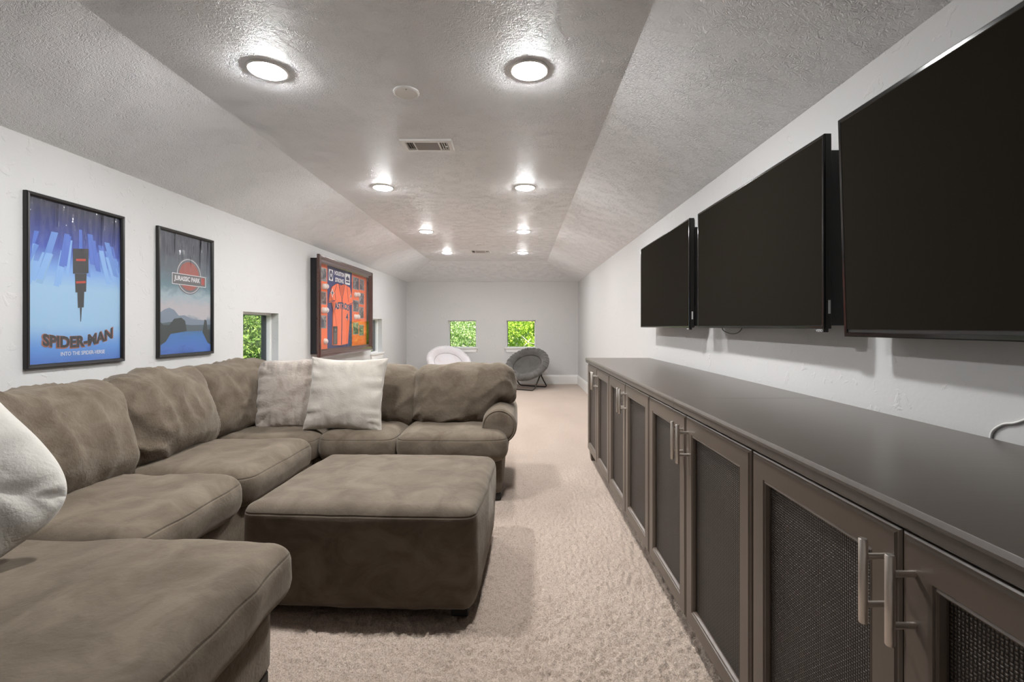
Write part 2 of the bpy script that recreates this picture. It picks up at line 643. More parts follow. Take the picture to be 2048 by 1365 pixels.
WZ0, WZ1 = 0.76, 1.333
W_LEFT = [(4.13, 4.725), (7.59, 8.18)]
W_FAR = [(-1.503, -0.916), (-0.283, 0.325)]
zz = [-0.02, WZ0, WZ1, ZW]
wall_with_holes('wall_left', mapL, [Y0 - .15, 4.13, 4.725, 7.59, 8.18, YE + .15], zz, [(a, b, WZ0, WZ1) for a, b in W_LEFT], M_WALL)
wall_with_holes('wall_far', mapF, [XL(YE) - .15, -1.503, -0.916, -0.283, 0.325, XR(YE) + .15], zz, [(a, b, WZ0, WZ1) for a, b in W_FAR], M_WALL)
wall_with_holes('wall_right', mapR, [Y0 - .15, 0, 3, 6, YE + .15], zz, [], M_WALL)
nw = MB()
nw.add([(XL(Y0), Y0, -.02), (XR(Y0), Y0, -.02), (XR(Y0), Y0, ZW), (CR, Y0, ZC), (CL, Y0, ZC), (XL(Y0), Y0, ZW)], [(0, 1, 2, 3, 4, 5)])
o = nw.build('wall_near', M_WALL)
o['kind'] = 'structure'
cb = MB()
a, b_, c_, d_ = (XL(Y0), Y0, ZW), (XL(YE), YE, ZW), (XR(YE), YE, ZW), (XR(Y0), Y0, ZW)
e, f_, g_, h_ = (CL, Y0, ZC), (CL, YF, ZC), (CR, YF, ZC), (CR, Y0, ZC)
cb.add([a, b_, c_, d_, e, f_, g_, h_], [(0, 1, 5, 4), (1, 2, 6, 5), (2, 3, 7, 6), (4, 5, 6, 7)])
k = len(cb.v)
cb.add([(p[0] * 1.08, p[1] + (0.2 if p[1] > 0 else -0.2), p[2] + 0.2) for p in (a, b_, c_, d_, e, f_, g_, h_)], [(4, 5, 1, 0), (5, 6, 2, 1), (6, 7, 3, 2), (7, 6, 5, 4)])
o = mesh('ceiling', cb.v, cb.f, M_CEIL, recalc=False)
o['kind'] = 'structure'


def baseboard(name, mp, u0, u1):
    b = MB()
    prof = [(0, 0), (0.017, 0), (0.017, 0.155), (0.012, 0.168), (0.012, 0.178), (0.006, 0.19), (0, 0.19)]
    n = len(prof)
    b.add([mp(u, z, d) for u in (u0, u1) for d, z in prof],
          [(i, (i + 1) % n, n + (i + 1) % n, n + i) for i in range(n)] + [tuple(range(n)), tuple(range(n, 2 * n))])
    o = b.build(name, M_TRIM)
    o['kind'] = 'structure'


baseboard('baseboard_left', mapL, Y0, YE)
baseboard('baseboard_far', mapF, XL(YE), XR(YE))
baseboard('baseboard_right', mapR, Y0, YE)


def window(n, mp, u0, u1, teal):
    c = mp((u0 + u1) / 2, WZ0, 0)
    root = struct_root('window_%d' % n, c)
    MB().ring(mp, u0, u1, WZ0, WZ1, [(0.0, -0.070), (0.017, -0.070), (0.020, -0.08), (0.020, -0.11), (0.0, -0.11)]).build('window_frame', M_TRIM, root, off=c)
    MB().mapbox(mp, u0 + 0.018, u1 - 0.018, WZ0 + 0.018, WZ1 - 0.018, -0.100, -0.096).build('pane', M_GLASS, root, off=c)
    MB().mapbox(mp, u0 - 0.035, u1 + 0.035, WZ0 - 0.018, WZ0 + 0.004, -0.10, 0.035).build('sill', M_TRIM, root, off=c)
    ap = MB()
    ap.prism(mp, [(u0 - 0.02, WZ0 - 0.018), (u1 + 0.02, WZ0 - 0.018), (u1 - 0.005, WZ0 - 0.095), (u0 + 0.005, WZ0 - 0.095)], 0.0, 0.016)
    ap.build('apron', M_TRIM, root, off=c)
    if teal:
        MB().ring(mp, u0, u1, WZ0, WZ1, [(0.001, -0.112), (0.023, -0.112), (0.023, -0.160), (0.001, -0.160)]).build('exterior_casing', M_TEAL, root, off=c)
    else:
        MB().mapbox(mp, u0 + 0.0175, u0 + 0.030, WZ0 + 0.018, WZ1 - 0.018, -0.109, -0.101).build('screen_track', M_TVBACK, root, off=c)
    return root


window(1, mapF, *W_FAR[0], False)
window(2, mapF, *W_FAR[1], False)
window(3, mapL, *W_LEFT[0], True)
window(4, mapL, *W_LEFT[1], True)

# ---------------------------------------------------------------- outside: ground and greenery
o = mesh('ground', [(-40, -20, -3.0), (40, -20, -3.0), (40, 60, -3.0), (-40, 60, -3.0)], [(0, 1, 2, 3)], M_GROUND)
o['kind'] = 'structure'


def tree(name, label, cat, x, y, zc, rad, leaf, m, n, seed, trunk=0.07, branches=(), bark=None):
    rg = np.random.default_rng(seed)
    root = thing(name, label, cat, (x, y, -3.0), 0, 'greenery outside the windows')
    d = rg.normal(size=(n, 3))
    d /= np.linalg.norm(d, axis=1)[:, None]
    rr = rg.random(n) ** 0.55
    clump = rg.normal(size=(42, 3))
    clump /= np.linalg.norm(clump, axis=1)[:, None]
    near = np.argmax(d @ clump.T, axis=1)
    d = d * 0.62 + clump[near] * 0.38
    p = d * rr[:, None] * np.array(rad) + np.array([0, 0, zc + 3.0])
    ax = rg.normal(size=(n, 3))
    ax[:, 2] -= 0.4
    ax /= np.linalg.norm(ax, axis=1)[:, None]
    t = np.cross(ax, rg.normal(size=(n, 3)))
    t /= np.linalg.norm(t, axis=1)[:, None]
    nn = np.cross(ax, t)
    L = leaf * (0.6 + 0.8 * rg.random(n))[:, None]
    W = L * 0.27
    v = np.stack([p, p + ax * L * 0.45 + t * W + nn * W * 0.35, p + ax * L, p + ax * L * 0.45 - t * W + nn * W * 0.35], 1).reshape(-1, 3)
    i = np.arange(n)[:, None] * 4
    f = np.concatenate([i + np.array([0, 1, 2]), i + np.array([0, 2, 3])])
    fo = mesh('foliage', v.tolist(), f.tolist(), m, root, recalc=False)
    fo['kind'] = 'stuff'
    tb = MB()
    tb.tube([(0, 0, 0), (0.05, 0.03, (zc + 3) * 0.5), (0.0, 0.08, zc + 3)], [trunk, trunk * 0.8, trunk * 0.5], 10)
    tb.build('trunk', M_BARK, root, True)
    for pts in branches:
        MB().tube([(q[0] - x, q[1] - y, q[2] + 3) for q in pts], [0.013, 0.010, 0.005], 8).build('branch', bark or M_BARK, root, True)
    return root


tree('leafy_tree', 'light green tree outside the far wall window above the white saucer chair', 'tree', -1.95, 13.2, 1.15, (1.15, 1.0, 1.5), 0.055, M_LEAFG, 13000, 11)
tree('leafy_tree', 'yellow green tree with pale branches outside the window above the grey chair', 'tree', 0.35, 13.0, 1.2, (1.05, 1.0, 1.5), 0.07, M_LEAFB, 10000, 12,
     branches=[((0.02, 12.3, 0.98), (0.22, 12.1, 0.80), (0.52, 12.0, 0.72)), ((0.10, 12.1, 0.70), (0.20, 12.15, 0.80), (0.28, 12.2, 0.90))], bark=M_PALEBARK)
tree('leafy_shrub', 'dense dark green shrub filling the left wall window beside the sofa corner', 'shrub', -4.5, 8.0, 0.9, (1.25, 1.9, 1.5), 0.05, M_LEAFD, 36000, 13)
tree('leafy_shrub', 'tall dark shrub glimpsed through the left wall window behind the framed jersey', 'shrub', -4.8, 13.6, 1.0, (1.3, 2.4, 1.5), 0.09, M_LEAFD, 9000, 14)
tree('tall_evergreen', 'big shady tree standing behind the smaller trees past the far wall', 'tree', -0.8, 16.5, 1.0, (4.2, 1.3, 3.4), 0.13, M_LEAFG, 22000, 15, 0.2)

# ---------------------------------------------------------------- ceiling fittings
LIGHT_Y = [2.28, 4.20, 6.135, 7.89]
for side, lx in (('left', -1.218), ('right', 0.045)):
    for i, ly in enumerate(LIGHT_Y):
        lab = 'round recessed ceiling light, %s of the %s row of four' % (('largest and nearest', 'second nearest', 'third nearest', 'smallest and farthest')[i], side)
        t = thing('recessed_light', lab, 'ceiling light', (lx, ly, ZC), 0, 'recessed ceiling lights')
        MB().lathe([(0.080, 0.0), (0.080, -0.006), (0.086, -0.0085), (0.095, -0.004), (0.096, 0.0)], 40).build('trim_ring', M_WHITE, t, True)
        MB().lathe([(0.0795, 0.001), (0.0785, -0.0065), (0.07, -0.0130), (0.05, -0.0178), (0.025, -0.0203), (0.0, -0.021)], 32).build('lens', M_LAMPS[i], t, True)

for y, lab in ((2.588 * 0.963, 'large round white cover plate on the ceiling between the two nearest lights'), (7.1, 'small round white cover plate on the ceiling just before the far vent')):
    t = thing('ceiling_disc', lab, 'cover plate', (-0.60, y, ZC), 0, 'round ceiling cover plates')
    MB().lathe([(0.068, 0.0), (0.068, -0.006), (0.064, -0.010), (0.058, -0.011), (0.055, -0.009), (0.0, -0.010)], 40).build('cover', M_WHITE, t, True, angle=40)
    MB().lathe([(0.0, -0.013), (0.003, -0.0125), (0.004, -0.0095)], 12, (0.01, -0.045, 0)).build('screw', M_GREY, t, True)


def vent(lab, y0, y1, x0, x1):
    cx, cy = (x0 + x1) / 2, (y0 + y1) / 2
    hx, hy = (x1 - x0) / 2, (y1 - y0) / 2
    t = thing('ceiling_vent', lab, 'vent', (cx, cy, ZC), 0, 'ceiling air vents')

    def mp(u, v, d):
        return (u, v, -d)
    MB().mapbox(mp, -hx + 0.02, hx - 0.02, -hy + 0.02, hy - 0.02, 0.0005, 0.002).build('duct_opening', M_VENTDARK, t)
    MB().ring(mp, -hx, hx, -hy, hy, [(0.0, 0.0), (0.004, 0.012), (0.030, 0.014), (0.034, 0.006), (0.034, 0.0)]).build('frame', M_WHITE, t)
    for dx in (-0.083, 0.083):
        MB().mapbox(mp, dx - 0.005, dx + 0.005, -hy + 0.03, hy - 0.03, 0.002, 0.013).build('divider', M_WHITE, t)
    for sx in (-1, 1):
        for k in range(4):
            u = sx * (0.100 + k * 0.0155)
            mb = MB()
            mb.add([(u - .0045, -hy + .032, -.003), (u + .0025 * sx + .0045, -hy + .032, -.012), (u + .0025 * sx + .0045, hy - .032, -.012), (u - .0045, hy - .032, -.003),
                    (u - .0035, -hy + .032, -.003), (u + .0025 * sx + .0055, -hy + .032, -.012), (u + .0025 * sx + .0055, hy - .032, -.012), (u - .0035, hy - .032, -.003)],
                   [(0, 1, 2, 3), (4, 5, 6, 7), (0, 1, 5, 4), (1, 2, 6, 5), (2, 3, 7, 6), (3, 0, 4, 7)])
            mb.build('slat', M_WHITE, t)
    for k in range(9):
        v = -hy + 0.038 + k * (2 * hy - 0.076) / 8
        mb = MB()
        mb.add([(-.077, v - .007, -.004), (.077, v - .007, -.004), (.077, v + .007, -.012), (-.077, v + .007, -.012),
                (-.077, v - .007, -.0055), (.077, v - .007, -.0055), (.077, v + .007, -.0135), (-.077, v + .007, -.0135)],
               [(0, 1, 2, 3), (4, 5, 6, 7), (0, 1, 5, 4), (1, 2, 6, 5), (2, 3, 7, 6), (3, 0, 4, 7)])
        mb.build('slat', M_GREY, t)
    MB().box(hx - 0.052, hx - 0.036, -0.004, 0.004, -0.018, -0.012, 0.001).build('lever', M_WHITE, t)


vent('white slotted ceiling vent between the first and second rows of lights', 3.115, 3.31, -0.80, -0.455)
vent('small white ceiling vent between the two farthest ceiling lights', 7.58, 7.88, -0.82, -0.475)

# ---------------------------------------------------------------- cabinets along the right wall
CX, CYAW = 0.637, 0.0043
CAB_Y = [4.325, 3.313, 2.303, 1.293, 0.283]
ZB, ZT = 0.088, 0.862


def door_parts(cab, u0, u1, hand, label=None):
    """u along the cabinet; the door's face is the plane x = 0, looking to -x"""
    def mp(u, v, d):
        return (-d, u, v)
    dr = MB()
    s = 0.072
    dr.ring(mp, u0, u1, ZB, ZT, [(0.0, -0.022), (0.0, -0.006), (0.004, -0.003), (0.008, -0.0035), (0.011, 0.0), (s - 0.012, 0.0), (s - 0.010, -0.003), (s - 0.006, -0.001), (s - 0.003, -0.003), (s, -0.011), (s, -0.022)])
    d = dr.build('door', M_ESP, cab)
    MB().mapbox(mp, u0 + s - 0.004, u1 - s + 0.004, ZB + s - 0.004, ZT - s + 0.004, -0.018, -0.015).build('mesh_panel', M_MESH, d)
    hu = u0 + 0.028 if hand < 0 else u1 - 0.028
    hb = MB()
    hb.tube([(-0.040, hu, 0.688), (-0.040, hu, 0.690), (-0.040, hu, 0.832), (-0.040, hu, 0.834)], [0.006, 0.0072, 0.0072, 0.006], 16)
    for z in (0.720, 0.803):
        hb.tube([(0.001, hu, z), (-0.040, hu, z)], 0.0052, 12)
    hb.build('handle', M_STEEL, d, angle=50)
    return d


cab_labels = ['dark espresso mesh door cabinet at the far end of the row, its leg showing',
              'dark espresso mesh door cabinet second from the far end of the row',
              'dark espresso mesh door cabinet standing under the middle wall television',
              'dark espresso mesh door cabinet nearest the camera with large steel pulls']
for i in range(4):
    yf, yn = CAB_Y[i], CAB_Y[i + 1]
    yc = (yf + yn) / 2
    hw = (yf - yn) / 2
    root = thing('sideboard_cabinet', cab_labels[i], 'cabinet', (CX - CYAW * yc, yc, 0), CYAW, 'row of mesh door cabinets')
    cc = MB()
    cc.box(0.0225, 0.555, -hw + 0.001, hw - 0.001, 0.095, 0.872, 0.002, 1)
    cc.build('carcass', M_ESP, root)
    for sx in (0.055, 0.50):
        for sy in (-1, 1):
            if (i, sy) not in ((0, 1), (3, -1)):      # only the two ends of the row stand on legs
                continue
            lg = MB()
            y0 = sy * (hw - 0.06)
            t0, t1 = 0.042, 0.034
            lg.add([(sx - t1, y0 - t1, 0), (sx + t1, y0 - t1, 0), (sx + t1, y0 + t1, 0), (sx - t1, y0 + t1, 0),
                    (sx - t0, y0 - t0, .0955), (sx + t0, y0 - t0, .0955), (sx + t0, y0 + t0, .0955), (sx - t0, y0 + t0, .0955)],
                   [(0, 1, 2, 3), (4, 5, 6, 7), (0, 1, 5, 4), (1, 2, 6, 5), (2, 3, 7, 6), (3, 0, 4, 7)])
            lg.build('leg', M_ESP, root)
    MB().box(0.16, 0.50, -hw + (0.001 if i < 3 else 0.16), hw - (0.001 if i else 0.16), 0.0, 0.0955, 0.002, 1).build('plinth', M_UNDERSHADE, root)  # added support box, coloured near-black for the shade under the doors
    door_parts(root, -hw + 0.004, -0.0015, 1)
    door_parts(root, 0.0015, hw - 0.004, -1)

root = thing('worktop', 'long dark espresso wooden top lying over the whole row of cabinets', 'worktop', (CX, 0, 0.872), CYAW)
ZTOP = 0.913 - 0.872


def slab(y0, y1):
    pr = [(-0.012, 0.004), (-0.012, 0.022), (-0.016, 0.026), (-0.016, 0.032), (-0.012, 0.0402), (-0.0114, ZTOP), (0.578, ZTOP), (0.578, 0.0), (-0.008, 0.0)]
    n = len(pr)
    b = MB()
    b.add([(x, y, z) for y in (y0, y1) for x, z in pr], [(i, (i + 1) % n, n + (i + 1) % n, n + i) for i in range(n)] + [tuple(range(n)), tuple(range(n, 2 * n))])
    b.build('top_slab', M_TOP, root)


slab(0.20, 1.895)
slab(1.897, 4.365)

# ---------------------------------------------------------------- televisions on the right wall
def tv(lab, yn, yf, z0, z1, xf, thick, bez, tilt=0.0, kind=0):
    yc = (yn + yf) / 2
    hw, H = (yf - yn) / 2, z1 - z0
    t = thing('television', lab, 'television', (xf, yc, z0), 0, 'wall mounted televisions')
    t.rotation_euler = (0, -tilt, 0)

    def mp(u, v, d):
        return (-d, u, v)
    bd = MB()
    # rim box, chamfered towards the back at its ends
    pr = [(-hw, -0.002), (-hw, -thick), (hw, -thick), (hw, -0.002)]
    if kind == 0:
        v = []
        for (ins, d) in ((0.0, -0.002), (0.0, -thick * 0.75), (0.012, -thick)):
            v += [mp(-hw + ins, ins, d), mp(hw - ins, ins, d), mp(hw - ins, H - ins, d), mp(-hw + ins, H - ins, d)]
        bd.add(v, [(0, 1, 2, 3), (8, 9, 10, 11)] + [(a * 4 + k, a * 4 + (k + 1) % 4, a * 4 + 4 + (k + 1) % 4, a * 4 + 4 + k) for a in (0, 1) for k in range(4)])
        bd.mapbox(mp, -hw * 0.985, hw * 0.93, 0.012, H * 0.92, -thick * 0.9, -0.098)
    else:
        v = []
        for (ins, d) in ((0.0, -0.002), (0.002, -0.014), (0.02, -thick)):
            v += [mp(-hw + ins, ins, d), mp(hw - ins, ins, d), mp(hw - ins, H - ins, d), mp(-hw + ins, H - ins, d)]
        bd.add(v, [(0, 1, 2, 3), (8, 9, 10, 11)] + [(a * 4 + k, a * 4 + (k + 1) % 4, a * 4 + 4 + (k + 1) % 4, a * 4 + 4 + k) for a in (0, 1) for k in range(4)])
    bd.build('housing', M_TVBACK, t)
    MB().ring(mp, -hw, hw, 0.0, H, [(0.0, -0.004), (0.0, 0.0), (0.003, 0.0025), (bez - 0.002, 0.0025), (bez, 0.0005), (bez, -0.004)]).build('bezel', M_BEZEL, t)
    MB().mapbox(mp, -hw + bez - 0.001, hw - bez + 0.001, bez - 0.001 + (0.012 if kind else 0.003), H - bez + 0.001, -0.001, 0.0007).build('screen', M_SCREEN, t)
    if kind == 0:
        tab = MB().mapbox(mp, -hw + 0.004, -hw + 0.055, -0.013, 0.0, -0.018, 0.0).build('logo_tab', M_TVBACK, t)
        def tmp(u, v, d):
            return (-d, -hw + 0.052 - u, v)
        text('lettering', 'VIZIO', M_LABEL, tab, lambda u, v, d: mp(u, v, d), -hw + 0.049, -hw + 0.010, -0.0115, -0.0025, 0.0006, bold=0.01)
        MB().add([(0.014, -hw - 0.0004, 0.055), (0.023, -hw - 0.0004, 0.055), (0.023, -hw - 0.0004, 0.105), (0.014, -hw - 0.0004, 0.105),
                  (0.014, -hw + 0.0004, 0.055), (0.023, -hw + 0.0004, 0.055), (0.023, -hw + 0.0004, 0.105), (0.014, -hw + 0.0004, 0.105)],
                 [(0, 1, 2, 3), (4, 5, 6, 7), (0, 1, 5, 4), (1, 2, 6, 5), (2, 3, 7, 6), (3, 0, 4, 7)]).build('side_label', M_LABEL, t)
    gap = XR(yc) - xf
    wm = MB()
    back_ = 0.0985 if kind == 0 else thick + 0.001
    wm.box(back_, gap - 0.004, -0.22, 0.22, H * 0.32, H * 0.36, 0.003)
    wm.box(back_, gap - 0.004, -0.22, 0.22, H * 0.62, H * 0.66, 0.003)
    wm.box(back_ - 0.001, gap - 0.012, -0.16, -0.12, H * 0.2, H * 0.8, 0.003)
    wm.box(back_ - 0.001, gap - 0.012, 0.12, 0.16, H * 0.2, H * 0.8, 0.003)
    wm.build('wall_mount', M_TVBACK, t)


tv('black wall television farthest from the camera and smallest looking of the three', 3.067, 4.298, 1.194, 1.907, 1.100, 0.040, 0.010)
tv('black wall television in the middle between the other two', 1.730, 2.959, 1.193, 1.908, 1.114, 0.034, 0.011)
tv('largest black television tilted forward and cut off by the picture edge', 0.30, 1.648, 1.166, 1.920, 1.132, 0.052, 0.015, R(1.75), 1)


def cable(lab, pts, r, m):
    b = MB()
    P = [Vector(p) for p in pts]
    out = []
    for i in range(len(P) - 1):
        p0, p1, p2, p3 = P[max(i - 1, 0)], P[i], P[i + 1], P[min(i + 2, len(P) - 1)]
        for k in range(8):
            s = k / 8
            out.append(0.5 * ((2 * p1) + (p2 - p0) * s + (2 * p0 - 5 * p1 + 4 * p2 - p3) * s * s + (3 * p1 - p0 - 3 * p2 + p3) * s ** 3))
    out.append(P[-1])
    c = out[0].copy()
    o = b.tube(out, r, 8).build('power_cable', m, None, True, off=c)
    o.location = c
    o['label'] = lab
    o['category'] = 'cable'


cable('thin dark cable drooping under the middle television', [(1.235, 2.83, 1.23), (1.225, 2.86, 1.186), (1.225, 2.78, 1.164), (1.225, 2.70, 1.160), (1.225, 2.63, 1.176), (1.235, 2.60, 1.22)], 0.0022, M_TVBACK)
xr = XR(1.2) - 0.004
cable('pale cable on the white wall rising from behind the worktop', [(xr, 1.253, 0.88), (xr, 1.25, 0.92), (xr, 1.222, 0.947), (xr, 1.192, 0.957), (xr, 1.165, 0.972), (xr, 1.12, 1.00), (xr, 1.04, 1.02)], 0.0032, M_WHITEP)

# ---------------------------------------------------------------- soft furnishings
def grid_cube(n):
    """unit cube shell with n cells per edge (n is a triple), denser towards its edges"""
    def prm(k, m):
        s = -1 + 2 * k / m
        return math.copysign(1 - (1 - abs(s)) ** 1.35, s) if abs(s) < 1 else s
    key, vs_, fs = {}, [], []

    def vert(i, j, k):
        q = (i, j, k)
        if q not in key:
            key[q] = len(vs_)
            vs_.append((prm(i, n[0]), prm(j, n[1]), prm(k, n[2])))
        return key[q]
    for i in range(n[0]):
        for j in range(n[1]):
            for k in (0, n[2]):
                q = [vert(i, j, k), vert(i + 1, j, k), vert(i + 1, j + 1, k), vert(i, j + 1, k)]
                fs.append(q if k else q[::-1])
    for i in range(n[0]):
        for k in range(n[2]):
            for j in (0, n[1]):
                q = [vert(i, j, k), vert(i + 1, j, k), vert(i + 1, j, k + 1), vert(i, j, k + 1)]
                fs.append(q[::-1] if j else q)
    for j in range(n[1]):
        for k in range(n[2]):
            for i in (0, n[0]):
                q = [vert(i, j, k), vert(i, j + 1, k), vert(i, j + 1, k + 1), vert(i, j, k + 1)]
                fs.append(q if i else q[::-1])
    return vs_, fs


def soft_box(name, size, m, parent, loc, rot=(0, 0, 0), r=0.05, puff=(0, 0, 0.02), wr=0.0, lump=0.006, seed=0, res=0.022, wdir=(1, 0, 0), shape=None):
    hx, hy, hz = (s / 2 for s in size)
    n = tuple(max(6, int(s / res)) for s in size)
    vs_, fs = grid_cube(n)
    out = []
    so = Vector((seed * 7.31, seed * 3.7, seed * 1.9))
    for a, b, c in vs_:
        q = Vector((a * hx, b * hy, c * hz))
        inn = Vector((max(-hx + r, min(hx - r, q.x)), max(-hy + r, min(hy - r, q.y)), max(-hz + r, min(hz - r, q.z))))
        dd = q - inn
        nrm = dd.normalized() if dd.length > 1e-9 else Vector((0, 0, 1))
        p = inn + nrm * r
        px, py, pz = p.x / hx, p.y / hy, p.z / hz
        p.z += puff[2] * max(0, 1 - px * px) ** 0.7 * max(0, 1 - py * py) ** 0.7 * pz
        p.x += puff[0] * max(0, 1 - pz * pz) ** 0.7 * max(0, 1 - py * py) ** 0.7 * px
        p.y += puff[1] * max(0, 1 - px * px) ** 0.7 * max(0, 1 - pz * pz) ** 0.7 * py
        if shape:
            p = shape(p, px, py, pz)
        k = noise.noise(p * 4.5 + so) * lump + noise.noise(p * 11 + so) * lump * 0.4
        if wr:
            w1 = Vector(((p.x * wdir[0] - p.z * wdir[2]) * 1.15, p.y * 0.8, (p.x * wdir[2] + p.z * wdir[0]) * 0.38))     # folds run along (wdir.z, wdir.x)
            warp = noise.noise(p * 3 + so) * 0.6
            rd = 1 - abs(noise.noise(w1 * 6 + so + Vector((warp, warp, warp)))) * 2.2
            rd2 = 1 - abs(noise.noise(w1 * 13 + so * 1.3 + Vector((warp, warp, warp)))) * 2.2
            k += wr * (max(rd, 0) ** 2 * 0.8 + max(rd2, 0) ** 2 * 0.22) * (noise.noise(p * 2.2 + so * 2) + 0.7)
        out.append(tuple(p + nrm * k))
    me = bpy.data.meshes.new(name)
    me.from_pydata(out, [], fs)
    me.materials.append(m)
    me.shade_smooth()
    o = bpy.data.objects.new(name, me)
    o.location = loc
    o.rotation_euler = rot
    return put(o, parent)


sofa = thing('sectional_sofa', 'large brown microsuede sectional sofa wrapped around the ottoman along the left wall', 'sofa', (-1.3, 2.4, 0))
SX, SY = -1.3, 2.4


def sp(x, y, z):
    return (x - SX, y - SY, z)


def seat(x0, x1, y0, y1, z0=0.288, z1=0.478, seed=1, **kw):
    return soft_box('seat_cushion', (x1 - x0, y1 - y0, z1 - z0), M_SEAT, sofa, sp((x0 + x1) / 2, (y0 + y1) / 2, (z0 + z1) / 2), r=0.072,
                    puff=(0.012, 0.012, 0.022), wr=0.005, lump=0.010, seed=seed, **kw)


seat(-2.15, -0.765, 0.50, 1.625, z1=0.482, seed=1)        # chaise nearest the camera
seat(-2.15, -1.345, 1.632, 2.335, seed=2)
seat(-2.15, -1.345, 2.345, 3.085, seed=3)
seat(-2.15, -1.372, 3.095, 4.0, seed=4, z1=0.470)
seat(-1.366, -0.846, 3.16, 4.0, seed=5)
seat(-0.838, -0.090, 3.15, 4.0, seed=6)


def slump(p, px, py, pz):
    """back cushion: fat belly, thinner rolled top leaning back"""
    p.y += -0.035 * (1 - pz * pz) * (py < 0) * (1 - px * px)
    p.z += 0.016 * (1 - px * px) * (pz > 0.4)
    return p


def on_arm(p, px, py, pz):
    p = slump(p, px, py, pz)
    t = max(0.0, min(1.0, (px - 0.35) / 0.45))
    p.z += t * t * (3 - 2 * t) * (1 - pz) / 2 * 0.17
    return p


def back(cx, cy, cz, wdt, hgt, yaw, tilt, seed, thick=0.27, roll=0.0, shape=slump):
    o = soft_box('back_cushion', (wdt, thick, hgt), M_SUEDE, sofa, sp(cx, cy, cz), (R(-tilt), R(roll), R(yaw)), r=0.115, puff=(0.02, 0.035, 0.0),
                 wr=0.030, lump=0.018, seed=seed, shape=shape, wdir=(0.72, 0, 0.70) if yaw == 0 else (0.9, 0, -0.43), res=0.015)
    return o


# yaw 90: faces +x (left wall run); yaw 0: faces -y (far run)
back(-2.085, 2.025, 0.665, 0.77, 0.50, 90, 17, 21, roll=0)
back(-2.085, 2.71, 0.675, 0.68, 0.51, 90, 17, 22)
back(-2.10, 3.44, 0.675, 0.80, 0.50, 84, 16, 23)
back(-2.085, 1.20, 0.665, 0.80, 0.50, 90, 17, 27)
back(-1.66, 3.78, 0.665, 0.58, 0.46, 0, 16, 26)
back(-1.105, 3.70, 0.660, 0.66, 0.46, 0, 17, 24)
back(-0.435, 3.66, 0.663, 0.74, 0.46, 0, 17, 25, shape=on_arm)


def base(name, x0, x1, y0, y1, z0, z1, r=0.03, seed=0):
    return soft_box(name, (x1 - x0, y1 - y0, z1 - z0), M_SUEDE, sofa, sp((x0 + x1) / 2, (y0 + y1) / 2, (z0 + z1) / 2), r=r, puff=(0.004, 0.004, 0), lump=0.003, seed=seed, res=0.05)


base('base', -2.36, -0.825, 0.56, 1.585, 0.055, 0.30, seed=31)
base('base', -2.36, -1.42, 1.58, 3.26, 0.055, 0.30, seed=32)
base('base', -2.36, -0.125, 3.25, 4.12, 0.045, 0.30, seed=33)
base('back_frame', -2.40, -2.17, 0.56, 4.16, 0.055, 0.72, 0.05, 34)
base('back_frame', -2.38, -0.13, 3.90, 4.16, 0.055, 0.72, 0.05, 35)

# rolled arm at the far right end
base('arm_panel', -0.245, -0.125, 3.285, 4.10, 0.28, 0.56, 0.025, 36)
arm = MB()
ax, az, ar = -0.146, 0.502, 0.123
n = 48
ys_ = [3.285, 3.292, 3.32, 3.5, 3.8, 4.04, 4.07]
rs_ = [ar - 0.012, ar - 0.002, ar, ar + 0.004, ar + 0.003, ar, ar - 0.02]
v, f = [], []
for yv, rv in zip(ys_, rs_):
    for k in range(n):
        q = 2 * PI * k / n
        wob = noise.noise(Vector((q * 1.2, yv * 4, 1.0))) * 0.004
        v.append(sp(ax + (rv + wob) * math.cos(q), yv, az + (rv + wob) * math.sin(q)))
for i in range(len(ys_) - 1):
    for k in range(n):
        f.append((i * n + k, i * n + (k + 1) % n, (i + 1) * n + (k + 1) % n, (i + 1) * n + k))
f.append(tuple(range((len(ys_) - 1) * n, len(ys_) * n)))
arm.add(v, f)
armo = arm.build('armrest', M_SUEDE, sofa, True)
fc = MB()
v, f = [sp(ax, 3.276, az)], []
for j, (rr, yv) in enumerate(((0.05, 3.276), (0.09, 3.279), (0.106, 3.284), (0.108, 3.292))):
    for k in range(n):
        q = 2 * PI * k / n
        v.append(sp(ax + rr * math.cos(q), yv, az + rr * math.sin(q)))
for k in range(n):
    f.append((0, 1 + k, 1 + (k + 1) % n))
for j in range(3):
    for k in range(n):
        f.append((1 + j * n + k, 1 + j * n + (k + 1) % n, 1 + (j + 1) * n + (k + 1) % n, 1 + (j + 1) * n + k))
fc.add(v, f)
fc.build('arm_facing', M_SUEDE, armo, True)
MB().tube([sp(ax + 0.112 * math.cos(2 * PI * k / n), 3.286, az + 0.112 * math.sin(2 * PI * k / n)) for k in range(n)], 0.0045, 8, closed=True).build('piping', M_SUEDE, armo, True)
for fx, fy, h in ((-0.17, 3.31, .05), (-0.17, 4.05, .05), (-0.875, 1.53, .06), (-0.875, 0.63, .06), (-1.48, 2.3, .06), (-2.25, 0.63, .06), (-2.25, 4.05, .06), (-1.2, 3.31, .05)):
    MB().box(fx - .04 - SX, fx + .04 - SX, fy - .04 - SY, fy + .04 - SY, 0.0, h, 0.004, 1).build('foot', M_FOOT, sofa)

# ottoman
ot = thing('ottoman', 'square brown microsuede ottoman standing on the carpet inside the sofa', 'ottoman', (-0.652, 2.352, 0), R(-2.6))


def dome(p, px, py, pz):
    p.x *= 1.0 + 0.012 * pz
    return p


